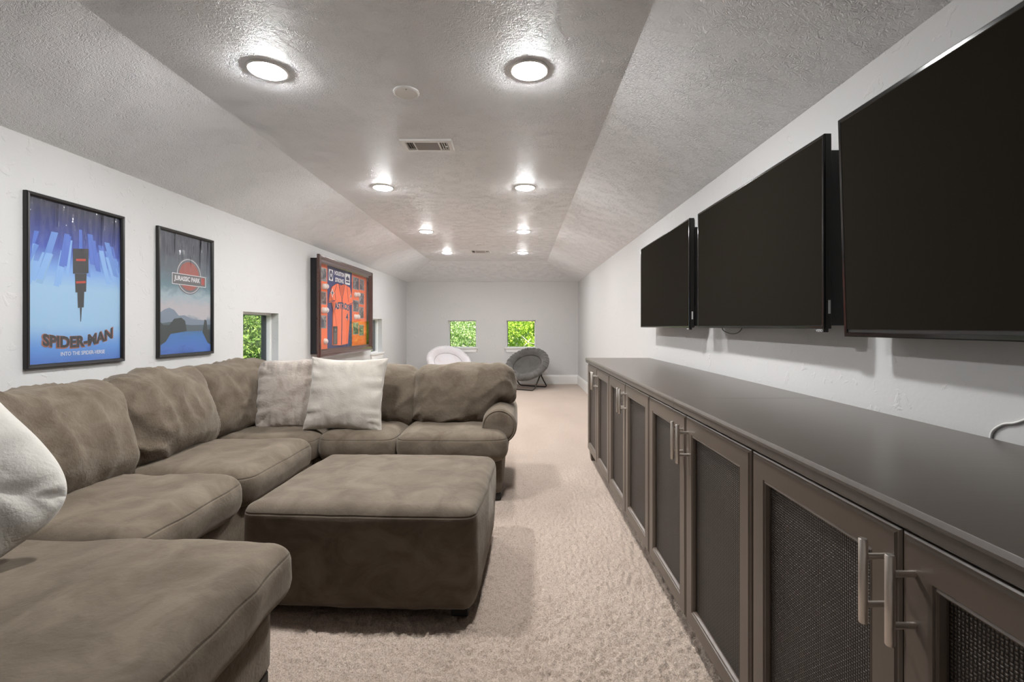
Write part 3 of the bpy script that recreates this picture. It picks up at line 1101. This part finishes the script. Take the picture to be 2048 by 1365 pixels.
soft_box('cushioned_body', (0.975, 0.835, 0.422), M_OTTO, ot, (0, 0, 0.244), r=0.052, puff=(0.022, 0.012, 0.020), wr=0.004, lump=0.006, seed=41, res=0.02, shape=dome)
for sx in (-1, 1):
    for sy in (-1, 1):
        MB().box(sx * 0.42 - .035, sx * 0.42 + .035, sy * 0.345 - .035, sy * 0.345 + .035, 0, 0.05, 0.004, 1).build('foot', M_FOOT, ot)


# throw pillows
def pillow(lab, wd, ht, th, m, loc, rot, seed, wr=0.006, group='throw pillows on the sofa', n=46, pinch=0.055, rnd=0.0):
    v, f = [], []
    so = Vector((seed * 5.1, seed * 2.3, seed))
    key = {}
    for sgn in (1, -1):
        for j in range(n + 1):
            for i in range(n + 1):
                a = math.sin((-1 + 2 * i / n) * PI / 2)
                b = math.sin((-1 + 2 * j / n) * PI / 2)
                edge = i in (0, n) or j in (0, n)
                k = (i, j, 0 if edge else sgn)
                if k in key:
                    continue
                x = a * wd / 2 * (1 - pinch * (1 - b * b))
                z = b * ht / 2 * (1 - pinch * (1 - a * a))
                if rnd:                              # corners rounded to a superellipse
                    mm = max(abs(a), abs(b))
                    k2 = mm / max(1e-9, (abs(a) ** rnd + abs(b) ** rnd) ** (1 / rnd)) if mm > 1e-9 else 1.0
                    x, z = x * k2, z * k2
                e = (max(0, 1 - a * a) ** 0.42) * (max(0, 1 - b * b) ** 0.42)
                y = sgn * th / 2 * e
                p = Vector((x, y, z))
                rim = 1 - min(1.0, e * 1.15)
                # puckers run inwards from the seams
                side = noise.noise(Vector((0.6 * a + seed, b * 9, 2.0))) if abs(a) > abs(b) else noise.noise(Vector((a * 9, 0.6 * b + seed, 5.0)))
                y2 = side * wr * 2.4 * (rim ** 0.6) * (0 if edge else 1) + noise.noise(p * 7 + so) * wr + noise.noise(p * 17 + so) * wr * 0.5
                y2 *= min(1, e * 2.2)
                key[k] = len(v)
                v.append((x + noise.noise(p * 6 + so) * 0.008, y + sgn * y2, z + noise.noise(p * 6 - so) * 0.008))
        for j in range(n):
            for i in range(n):
                q = []
                for (ii, jj) in ((i, j), (i + 1, j), (i + 1, j + 1), (i, j + 1)):
                    ed = ii in (0, n) or jj in (0, n)
                    q.append(key[(ii, jj, 0 if ed else sgn)])
                f.append(q if sgn < 0 else q[::-1])
    o = mesh('throw_pillow', v, f, m, None, True, recalc=True)
    o.location = loc
    o.rotation_euler = (Matrix.Rotation(rot[2], 3, 'Z') @ Matrix.Rotation(rot[0], 3, 'X') @ Matrix.Rotation(rot[1], 3, 'Y')).to_euler()
    o['label'] = lab
    o['category'] = 'pillow'
    o['group'] = group
    return o


pillow('tan plush throw pillow leaning in the sofa corner behind the cream one', 0.50, 0.50, 0.17, M_FUR, (-1.655, 3.44, 0.715), (R(-14), R(-2), R(4)), 3, 0.012, pinch=0.03, rnd=9.0)
pillow('cream square throw pillow with pointed corners on the far sofa run', 0.56, 0.52, 0.17, M_CREAM, (-1.225, 3.33, 0.727), (R(-13), R(1), R(-3)), 5, 0.011, pinch=0.085)
pillow('large ivory throw pillow cut off by the left picture edge', 0.62, 0.62, 0.22, M_IVORY, (-1.748, 1.30, 0.73), (R(-24), R(57), R(40)), 8, 0.008, pinch=0.0, rnd=4.0)


# ---------------------------------------------------------------- saucer chairs by the far wall
def saucer(lab, c, normal, facing, m, seam, puff=0.085):
    cx, cy, cz = c
    root = thing('saucer_chair', lab, 'chair', (cx, cy, 0), 0, 'folding saucer chairs by the far wall')
    nv = Vector(normal).normalized()
    rot = nv.to_track_quat('Z', 'Y').to_matrix()
    prof = [(0.0, -0.135), (0.10, -0.130), (0.20, -0.105), (0.265, -0.070), (0.285, -0.045), (0.292, -0.030), (0.305, -0.004), (0.33, 0.030), (0.365, 0.046),
            (0.40, 0.042), (0.43, 0.020), (0.445, -0.010), (0.44, -0.045), (0.415, -0.075), (0.37, -0.095), (0.28, -0.135), (0.15, -0.175), (0.0, -0.185)]
    n = 240

    def sweep(pr, amp, seed):
        v, f = [], []
        for i, (r, z) in enumerate(pr):
            for k in range(n):
                q = 2 * PI * k / n
                g_ = abs(math.sin(q * 17 + 1.3 * math.sin(q * 3) + 0.8 * math.sin(q * 7))) ** 0.45
                bul = amp * (g_ - 0.8) * min(1.0, max(0.0, (r - 0.27) / 0.05)) * (1.0 if i < 13 else 0.3)
                p = Vector((r * math.cos(q), r * math.sin(q), z))
                wv = noise.noise(p * 9 + Vector((seed, 0, 0))) * 0.010
                p = Vector((p.x * (1 + bul * 0.4), p.y * (1 + bul * 0.4), p.z + bul * 0.16 + wv))
                p = rot @ p
                v.append((p.x, p.y, p.z + cz))
        for i in range(len(pr) - 1):
            for k in range(n):
                f.append((i * n + k, i * n + (k + 1) % n, (i + 1) * n + (k + 1) % n, (i + 1) * n + k))
        return MB().add(v, f)
    sweep(prof[:6], 0.0, 1.0).build('seat_pad', m, root, True)
    sweep(prof[5:], puff, 2.0).build('padded_rim', m, root, True)
    sr = []
    for k in range(64):
        q = 2 * PI * k / 64
        p = rot @ Vector((0.284 * math.cos(q), 0.284 * math.sin(q), -0.046))
        sr.append((p.x, p.y, p.z + cz))
    MB().tube(sr, 0.006, 6, closed=True).build('seam', seam, root, True)
    ff = Vector((facing[0], facing[1], 0)).normalized()
    rr = Vector((-ff.y, ff.x, 0))
    def P(s, t, z):
        q = ff * s + rr * t
        return (q.x, q.y, z)
    def U(s0, s1, z1):
        pts = [P(s1, -0.30, z1), P(s0 * 0.55 + s1 * 0.45, -0.30, z1 * 0.45)]
        for k in range(7):
            a = k / 6 * PI / 2
            pts.append(P(s0 + (s1 - s0) * 0.13 * (1 - math.sin(a)), -0.30 + 0.05 * (1 - math.cos(a)), 0.013 + z1 * 0.13 * (1 - math.sin(a))))
        pts2 = [P_ for P_ in pts]
        mir = []
        for k in range(7):
            a = (6 - k) / 6 * PI / 2
            mir.append(P(s0 + (s1 - s0) * 0.13 * (1 - math.sin(a)), 0.30 - 0.05 * (1 - math.cos(a)), 0.013 + z1 * 0.13 * (1 - math.sin(a))))
        mir += [P(s0 * 0.55 + s1 * 0.45, 0.30, z1 * 0.45), P(s1, 0.30, z1)]
        return pts2 + mir
    MB().tube(U(0.30, -0.16, 0.46), 0.0125, 10).build('leg', M_TUBE, root, True)
    MB().tube(U(-0.30, 0.06, 0.34), 0.0125, 10).build('leg', M_TUBE, root, True)
    ring = []
    for k in range(48):
        q = 2 * PI * k / 48
        p = rot @ Vector((0.405 * math.cos(q), 0.405 * math.sin(q), -0.062))
        ring.append((p.x, p.y, p.z + cz))
    MB().tube(ring, 0.012, 8, closed=True).build('frame_ring', M_TUBE, root, True)
    for t in (-0.30, 0.30):
        MB().tube([P(-0.01, t - 0.02, 0.275), P(-0.01, t + 0.02, 0.275)], 0.016, 10).build('pivot', M_TUBE, root, True)


saucer('grey padded saucer chair on crossed bronze legs right of the sofa end', (0.13, 9.20, 0.49), (-0.25, -0.58, 0.77), (-0.45, -0.89), M_GREYC, mat('dark_seam', (0.03, 0.028, 0.026), 0.9))
saucer('white plush saucer chair showing above the sofa back', (-1.375, 9.20, 0.525), (0.30, -0.58, 0.75), (0.45, -0.89), M_WHITEC, mat('grey_seam', (0.42, 0.39, 0.40), 0.9), 0.03)


# ---------------------------------------------------------------- framed posters on the left wall
def print_mat(name, stops, blocks=None):
    m = mat(name, (0.2, 0.3, 0.5), 0.5)
    g = N(m)
    co = g.coord()
    z = g.sep(co)[2]
    wob = g.noise(g.mapping(co, (1, 3, 6)), 3.0, 4.0, 0.6, 0.5)
    t = g.math('ADD', z, g.math('MULTIPLY', g.math('SUBTRACT', wob, 0.5), blocks or 0.06))
    g.link(g.ramp(t, stops), g.b.inputs['Base Color'])
    return m


def poster(lab, y0, y1, z0, z1, m_print):
    c = mapL((y0 + y1) / 2, z0, 0)
    root = thing('framed_poster', lab, 'poster', c, 0, 'framed posters on the left wall')
    MB().ring(mapL, y0, y1, z0, z1, [(0.0, 0.001), (0.0, 0.020), (0.004, 0.024), (0.014, 0.022), (0.020, 0.015), (0.020, 0.001)]).build('frame', M_BLACK, root, off=c)
    MB().mapbox(mapL, y0 + 0.018, y1 - 0.018, z0 + 0.018, z1 - 0.018, 0.003, 0.007).build('print', m_print, root, off=c)
    v = [mapL(u, q, 0.0125) for (u, q) in ((y0 + .019, z0 + .019), (y1 - .019, z0 + .019), (y1 - .019, z1 - .019), (y0 + .019, z1 - .019))]
    mesh('glazing', v, [(0, 1, 2, 3)], M_PLEXI, root, off=c, recalc=False)
    return root, c


# poster one: generic night-to-day city print with its title lettering
PM1 = print_mat('city_print', [(0.0, (0.05, 0.12, 0.40)), (0.10, (0.10, 0.25, 0.58)), (0.22, (0.27, 0.44, 0.62)), (0.42, (0.28, 0.45, 0.63)), (0.52, (0.16, 0.31, 0.64)), (0.62, (0.05, 0.085, 0.36)), (0.75, (0.025, 0.035, 0.15)), (0.84, (0.02, 0.022, 0.05)), (1.0, (0.03, 0.03, 0.045))], 0.04)
y0, y1, z0, z1 = 2.312, 2.882, 0.991, 1.871
root, c = poster('larger framed blue poster nearest the camera on the left wall', y0, y1, z0, z1, PM1)
M_BLD = [mat('print_block', q, 0.5) for q in ((0.075, 0.15, 0.50), (0.12, 0.24, 0.57), (0.20, 0.37, 0.66), (0.045, 0.075, 0.32), (0.21, 0.37, 0.58))]
rg = random.Random(5)
pw, ph = y1 - y0, z1 - z0
blocks = [MB() for _ in M_BLD]
for i in range(40):                       # upside-down skyline hanging from the dark top, spreading outwards
    a = rg.uniform(0.04, 0.93)
    if 0.40 < a < 0.62 and rg.random() < 0.5:
        continue
    w_ = rg.uniform(0.025, 0.065)
    edge_ = abs(a - 0.5) * 2
    zb = rg.uniform(0.50, 0.66) - 0.05 * edge_
    zt = zb + rg.uniform(0.10, 0.22)
    lean = (a - 0.5) * 0.30 * (zt - zb) / 0.2
    p = [(a + lean, zb), (a + w_ + lean, zb - 0.006), (a + w_ - lean * 0.15, zt), (a - lean * 0.15, zt)]
    p = [(min(max(q[0], 0.04), 0.955), q[1]) for q in p]
    lvl = 0 if zb > 0.60 else (1 if zb > 0.56 else 2)
    if rg.random() < 0.25:
        lvl = 4 if zb < 0.56 else 3
    blocks[lvl].prism(mapL, [(y0 + q[0] * pw, z0 + q[1] * ph) for q in p], 0.0071 + i * 1e-5, 0.0073 + i * 1e-5)
for q, bm_ in enumerate(blocks):
    if bm_.v:
        bm_.build('printed_skyline', M_BLD[q], root, off=c)['kind'] = 'stuff'
M_PDARK = mat('print_dark', (0.030, 0.030, 0.034), 0.5)
M_PRED = mat('print_red', (0.42, 0.05, 0.035), 0.5)
M_PWHITE = mat('print_white', (0.60, 0.60, 0.62), 0.5)
M_PRUST = mat('print_rust', (0.30, 0.11, 0.07), 0.5)
dk = MB()                                  # a plain dark tower hanging in the middle
for p in ([(0.44, 0.72), (0.60, 0.735), (0.60, 0.58), (0.44, 0.565)], [(0.46, 0.566), (0.58, 0.577), (0.575, 0.46), (0.465, 0.45)],
          [(0.485, 0.452), (0.555, 0.458), (0.55, 0.36), (0.49, 0.355)], [(0.51, 0.356), (0.53, 0.358), (0.522, 0.27), (0.516, 0.27)]):
    dk.prism(mapL, [(y0 + q[0] * pw, z0 + q[1] * ph) for q in p], 0.0078, 0.0080)
dk.build('printed_tower', M_PDARK, root, off=c)['kind'] = 'stuff'
rd = MB()
for b_ in (0.66, 0.52):
    rd.prism(mapL, [(y0 + q[0] * pw, z0 + q[1] * ph) for q in ((0.47, b_), (0.57, b_ + 0.008), (0.57, b_ - 0.006), (0.47, b_ - 0.014))], 0.0081, 0.0083)
rd.build('printed_band', M_PRED, root, off=c)['kind'] = 'stuff'


def arc(a, b):
    return a, b * 0.62 + 0.38 * ((a - 0.42) * 1.75) ** 2 + (a - 0.5) * 0.10


for dd, m_, gx in ((0.0084, M_PRUST, 0.006), (0.0087, M_PDARK, 0.0)):
    text('lettering', 'SPIDER-MAN', m_, root, mapL, y0 + 0.155 * pw - gx, y0 + 0.87 * pw + gx, z0 + 0.110 * ph - gx, z0 + 0.225 * ph + gx, dd, off=c, bold=0.045 + gx * 4, warp=arc)
text('lettering', 'INTO THE SPIDER-VERSE', M_PWHITE, root, mapL, y0 + 0.32 * pw, y0 + 0.78 * pw, z0 + 0.062 * ph, z0 + 0.086 * ph, 0.0085, off=c, bold=0.015)

# poster two: generic stormy lake print with its title lettering
PM2 = print_mat('lake_print', [(0.0, (0.03, 0.08, 0.30)), (0.06, (0.06, 0.15, 0.45)), (0.13, (0.05, 0.16, 0.42)), (0.22, (0.05, 0.13, 0.20)), (0.28, (0.42, 0.40, 0.42)), (0.36, (0.40, 0.38, 0.40)), (0.42, (0.30, 0.37, 0.41)), (0.50, (0.12, 0.20, 0.23)), (0.60, (0.10, 0.125, 0.15)), (0.74, (0.06, 0.065, 0.085)), (1.0, (0.045, 0.045, 0.06))], 0.16)
y0, y1, z0, z1 = 3.148, 3.710, 0.991, 1.876
pw, ph = y1 - y0, z1 - z0
root, c = poster('smaller looking framed poster of a stormy lake, second from the camera', y0, y1, z0, z1, PM2)
M_MT = [mat('print_ridge', q, 0.5) for q in ((0.17, 0.21, 0.27), (0.075, 0.10, 0.12), (0.03, 0.040, 0.042))]


def poly(name, pts, d, m_):
    MB().prism(mapL, [(y0 + a * pw, z0 + b * ph) for a, b in pts], d, d + 0.0002).build(name, m_, root, off=c)


poly('printed_ridge', [(0.04, 0.27), (0.04, 0.34), (0.12, 0.37), (0.20, 0.385), (0.28, 0.37), (0.36, 0.325), (0.46, 0.33), (0.60, 0.30), (0.75, 0.295), (0.96, 0.29), (0.96, 0.24), (0.04, 0.24)], 0.0072, M_MT[0])
poly('printed_ridge', [(0.04, 0.20), (0.04, 0.26), (0.22, 0.275), (0.40, 0.26), (0.58, 0.25), (0.96, 0.255), (0.96, 0.20)], 0.0075, M_MT[1])
poly('printed_shore', [(0.04, 0.09), (0.04, 0.28), (0.10, 0.25), (0.20, 0.25), (0.28, 0.30), (0.40, 0.31), (0.47, 0.285), (0.50, 0.20), (0.42, 0.195), (0.22, 0.18), (0.14, 0.12)], 0.0078, M_MT[2])
poly('printed_shore', [(0.80, 0.19), (0.84, 0.30), (0.88, 0.29), (0.90, 0.21), (0.96, 0.22), (0.96, 0.08), (0.90, 0.10)], 0.0078, M_MT[2])
M_BADGE = mat('print_badge', (0.30, 0.085, 0.07), 0.5)
M_BRIM = mat('print_badge_rim', (0.13, 0.135, 0.15), 0.5)
M_BANNER = mat('print_banner', (0.115, 0.11, 0.115), 0.5)


def disc(name, cu, cv, r, d, m_):
    MB().prism(mapL, [(cu + r * math.cos(2 * PI * k / 40), cv + r * math.sin(2 * PI * k / 40)) for k in range(40)], d, d + 0.0002).build(name, m_, root, off=c)


bu, bv = y0 + 0.545 * pw, z0 + 0.652 * ph
disc('printed_badge', bu, bv, 0.133, 0.0080, M_BRIM)
disc('printed_badge', bu, bv, 0.124, 0.0083, M_PWHITE)
disc('printed_badge', bu, bv, 0.120, 0.0084, M_BRIM)
disc('printed_badge', bu, bv, 0.104, 0.0086, M_BADGE)
MB().mapbox(mapL, y0 + 0.24 * pw, y0 + 0.86 * pw, z0 + 0.575 * ph, z0 + 0.665 * ph, 0.0089, 0.0091).build('printed_banner', M_PWHITE, root, off=c)
MB().mapbox(mapL, y0 + 0.25 * pw, y0 + 0.85 * pw, z0 + 0.580 * ph, z0 + 0.660 * ph, 0.0092, 0.0094).build('printed_banner', M_BANNER, root, off=c)
text('lettering', 'JURASSIC PARK', M_PWHITE, root, mapL, y0 + 0.275 * pw, y0 + 0.745 * pw, z0 + 0.596 * ph, z0 + 0.646 * ph, 0.0097, off=c, bold=0.03)
text('lettering', 'III', M_PRED, root, mapL, y0 + 0.77 * pw, y0 + 0.83 * pw, z0 + 0.592 * ph, z0 + 0.652 * ph, 0.0097, off=c, bold=0.05)

# ---------------------------------------------------------------- framed jersey shadow box
y0, y1, z0, z1 = 5.40, 7.30, 0.842, 2.035
c = mapL((y0 + y1) / 2, z0, 0)
root = thing('framed_jersey', 'deep mahogany shadow box with an orange baseball jersey on the left wall', 'shadow box', c)
MB().ring(mapL, y0 + 0.035, y1 - 0.035, z0 + 0.04, z1 - 0.04, [(0.0, 0.0), (0.0, 0.090), (0.03, 0.090), (0.03, 0.0)]).build('box_side', M_BOXSIDE, root, off=c)
MB().mapbox(mapL, y0 + 0.05, y1 - 0.05, z0 + 0.05, z1 - 0.05, 0.001, 0.045).build('backing', M_NAVY, root, off=c)
MB().ring(mapL, y0, y1, z0, z1, [(0.0, 0.088), (0.0, 0.118), (0.006, 0.125), (0.020, 0.126), (0.026, 0.120), (0.034, 0.122), (0.055, 0.116), (0.075, 0.100), (0.082, 0.098), (0.086, 0.102), (0.094, 0.098), (0.094, 0.088)]).build('frame', M_MAHOG, root, off=c)
v = [mapL(u, q, 0.0965) for (u, q) in ((y0 + .09, z0 + .09), (y1 - .09, z0 + .09), (y1 - .09, z1 - .09), (y0 + .09, z1 - .09))]
mesh('glazing', v, [(0, 1, 2, 3)], M_BOXGLASS, root, off=c, recalc=False)
for a, b in ((5.45, 5.785), (6.62, 7.25)):
    MB().mapbox(mapL, a, b, z0 + 0.06, z1 - 0.06, 0.046, 0.049).build('mat_panel', M_ORANGE, root, off=c)
k = 0
for a, b, p, q in ((5.606, 5.747, 1.757, 1.898), (5.606, 5.742, 1.477, 1.612), (5.594, 5.742, 1.190, 1.326), (6.657, 6.875, 1.743, 1.899), (6.927, 7.107, 1.751, 1.895),
                   (6.910, 7.096, 1.541, 1.690), (6.657, 6.868, 1.426, 1.570), (6.910, 7.081, 1.332, 1.481), (6.657, 6.86, 1.10, 1.25), (6.91, 7.08, 1.08, 1.22)):
    e = MB().mapbox(mapL, a - .010, b + .010, p - .010, q + .010, 0.0495, 0.052).build('photo', M_SILVER, root, off=c)
    MB().mapbox(mapL, a, b, p, q, 0.0525, 0.0535).build('photo_print', M_PH[k % 3], e, off=c)
    k += 1
bb = bpy.data.meshes.new('baseball')
bm = bmesh.new()
bmesh.ops.create_uvsphere(bm, u_segments=16, v_segments=10, radius=0.036)
bm.to_mesh(bb)
bm.free()
bb.materials.append(M_BALL)
bb.shade_smooth()
M_STITCH = mat('red_stitch', (0.5, 0.03, 0.03), 0.6)
for a, q in ((5.658, 1.683), (5.733, 1.689), (5.655, 1.398), (5.733, 1.401), (5.708, 1.024), (6.735, 1.657), (6.850, 1.665), (6.725, 1.342), (6.835, 1.344)):
    o = bpy.data.objects.new('baseball', bb)
    p = mapL(a, q, 0.054)
    o.location = (p[0] - c[0], p[1] - c[1], p[2] - c[2])
    put(o, root)
    st = MB()
    for sgn in (-1, 1):
        pts = [(0.0365 * math.cos(t) * 0.92, sgn * (0.013 + 0.012 * math.sin(t) ** 2), 0.0365 * math.sin(t) * 0.92) for t in [(-1 + 2 * i_ / 8) * 1.2 for i_ in range(9)]]
        pts = [Vector(p_).normalized() * 0.0362 for p_ in pts]
        st.tube(pts, 0.0007, 5)
    st.build('stitching', M_STITCH, o)

JO = [(6.120, 1.754), (6.218, 1.742), (6.319, 1.768), (6.514, 1.740), (6.577, 1.644), (6.625, 1.523), (6.468, 1.488), (6.453, 1.547), (6.50, 1.418), (6.50, 1.262), (6.438, 0.970), (6.190, 0.958), (5.934, 0.968), (5.935, 1.155), (5.945, 1.357), (5.965, 1.45), (6.01, 1.545), (6.0, 1.515), (5.821, 1.499), (5.846, 1.595), (5.922, 1.701), (6.066, 1.754)]
jb = MB().prism(mapL, JO, 0.047, 0.058)
jo = jb.build('jersey', M_JERSEY, root, off=c)


def strip(pts, wd, name, m_, d=0.0590):
    MB().tube([mapL(a, b, d) for a, b in pts], wd, 6).build(name, m_, jo, off=c)


strip([(6.12, 1.752), (6.16, 1.66), (6.222, 1.57), (6.215, 1.2), (6.200, 0.965)], 0.0035, 'piping', M_NAVYP)
strip([(6.319, 1.766), (6.28, 1.66), (6.232, 1.57), (6.225, 1.2), (6.212, 0.965)], 0.0035, 'piping', M_NAVYP)
strip([(5.825, 1.513), (6.0, 1.532)], 0.005, 'sleeve_band', M_NAVYP)
strip([(6.47, 1.503), (6.62, 1.537)], 0.005, 'sleeve_band', M_NAVYP)
strip([(6.02, 1.54), (5.99, 1.65), (6.06, 1.752)], 0.0025, 'sleeve_seam', M_NAVYP)
strip([(6.45, 1.54), (6.43, 1.65), (6.40, 1.752)], 0.0025, 'sleeve_seam', M_NAVYP)
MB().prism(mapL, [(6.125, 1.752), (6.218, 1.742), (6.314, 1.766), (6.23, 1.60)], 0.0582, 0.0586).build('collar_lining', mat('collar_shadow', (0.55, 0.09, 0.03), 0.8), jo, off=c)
for dd, m_, e in ((0.0592, M_WHITEP, 0.05), (0.0600, M_NAVYP, 0.025)):
    text('lettering', 'ASTROS', m_, jo, mapL, 5.975, 6.470, 1.410, 1.525, dd, off=c, bold=e + 0.02, warp=lambda a, b: (a, b * 0.8 + 0.2 * (1 - 4 * (a - 0.5) ** 2)))
    text('lettering', '4', m_, jo, mapL, 6.36, 6.445, 1.285, 1.385, dd, off=c, bold=e)


def star(cu, cv, r, d, name, m_, par, pts=4):
    p = []
    for i_ in range(pts * 2):
        rr = r if i_ % 2 == 0 else r * 0.45
        p.append((cu + rr * math.sin(PI * i_ / pts), cv + rr * math.cos(PI * i_ / pts)))
    MB().prism(mapL, p, d, d + 0.0006).build(name, m_, par, off=c)


star(5.915, 1.625, 0.062, 0.0585, 'sleeve_patch', M_WHITEP, jo)
star(5.915, 1.625, 0.040, 0.0595, 'sleeve_patch', M_NAVYP, jo)
star(6.545, 1.622, 0.042, 0.0585, 'sleeve_patch', M_WHITEP, jo)
star(6.545, 1.622, 0.026, 0.0595, 'sleeve_patch', M_NAVYP, jo)
# lettering and emblems at the top
text('lettering', 'HOUSTON', M_WHITEP, root, mapL, 6.01, 6.335, 1.862, 1.918, 0.048, off=c, bold=0.03)
text('lettering', 'STRONG', M_WHITEP, root, mapL, 6.03, 6.315, 1.775, 1.832, 0.048, off=c, bold=0.03)
e = MB().mapbox(mapL, 5.832, 5.955, 1.775, 1.915, 0.046, 0.050).build('emblem_card', M_WHITEP, root, off=c)
MB().prism(mapL, [(5.893 + 0.052 * math.cos(2 * PI * i_ / 28), 1.845 + 0.060 * math.sin(2 * PI * i_ / 28)) for i_ in range(28)], 0.0505, 0.051).build('emblem', M_NAVYP, e, off=c)
star(5.893, 1.845, 0.034, 0.0512, 'emblem', M_WHITEP, e, 5)
e = MB().mapbox(mapL, 6.365, 6.535, 1.775, 1.922, 0.046, 0.050).build('emblem_card', M_WHITEP, root, off=c)
MB().prism(mapL, [(6.39, 1.835), (6.39, 1.87), (6.42, 1.875), (6.45, 1.90), (6.48, 1.875), (6.51, 1.87), (6.51, 1.835)], 0.0505, 0.051).build('emblem', M_NAVYP, e, off=c)
MB().mapbox(mapL, 6.385, 6.515, 1.80, 1.822, 0.0505, 0.051).build('emblem', M_NAVYP, e, off=c)
pq = MB().mapbox(mapL, 5.94, 6.065, 0.975, 1.205, 0.0585, 0.062).build('plaque', M_BLACK, root, off=c)
lines = MB()
for i_ in range(11):
    zz_ = 1.115 - i_ * 0.0125
    lines.mapbox(mapL, 5.955, 6.05 - (i_ * 37 % 5) * 0.006, zz_, zz_ + 0.004, 0.0622, 0.0626)
lines.build('engraved_text', M_SILVER, pq, off=c)
star(6.002, 1.162, 0.026, 0.0622, 'emblem', M_SILVER, pq, 5)
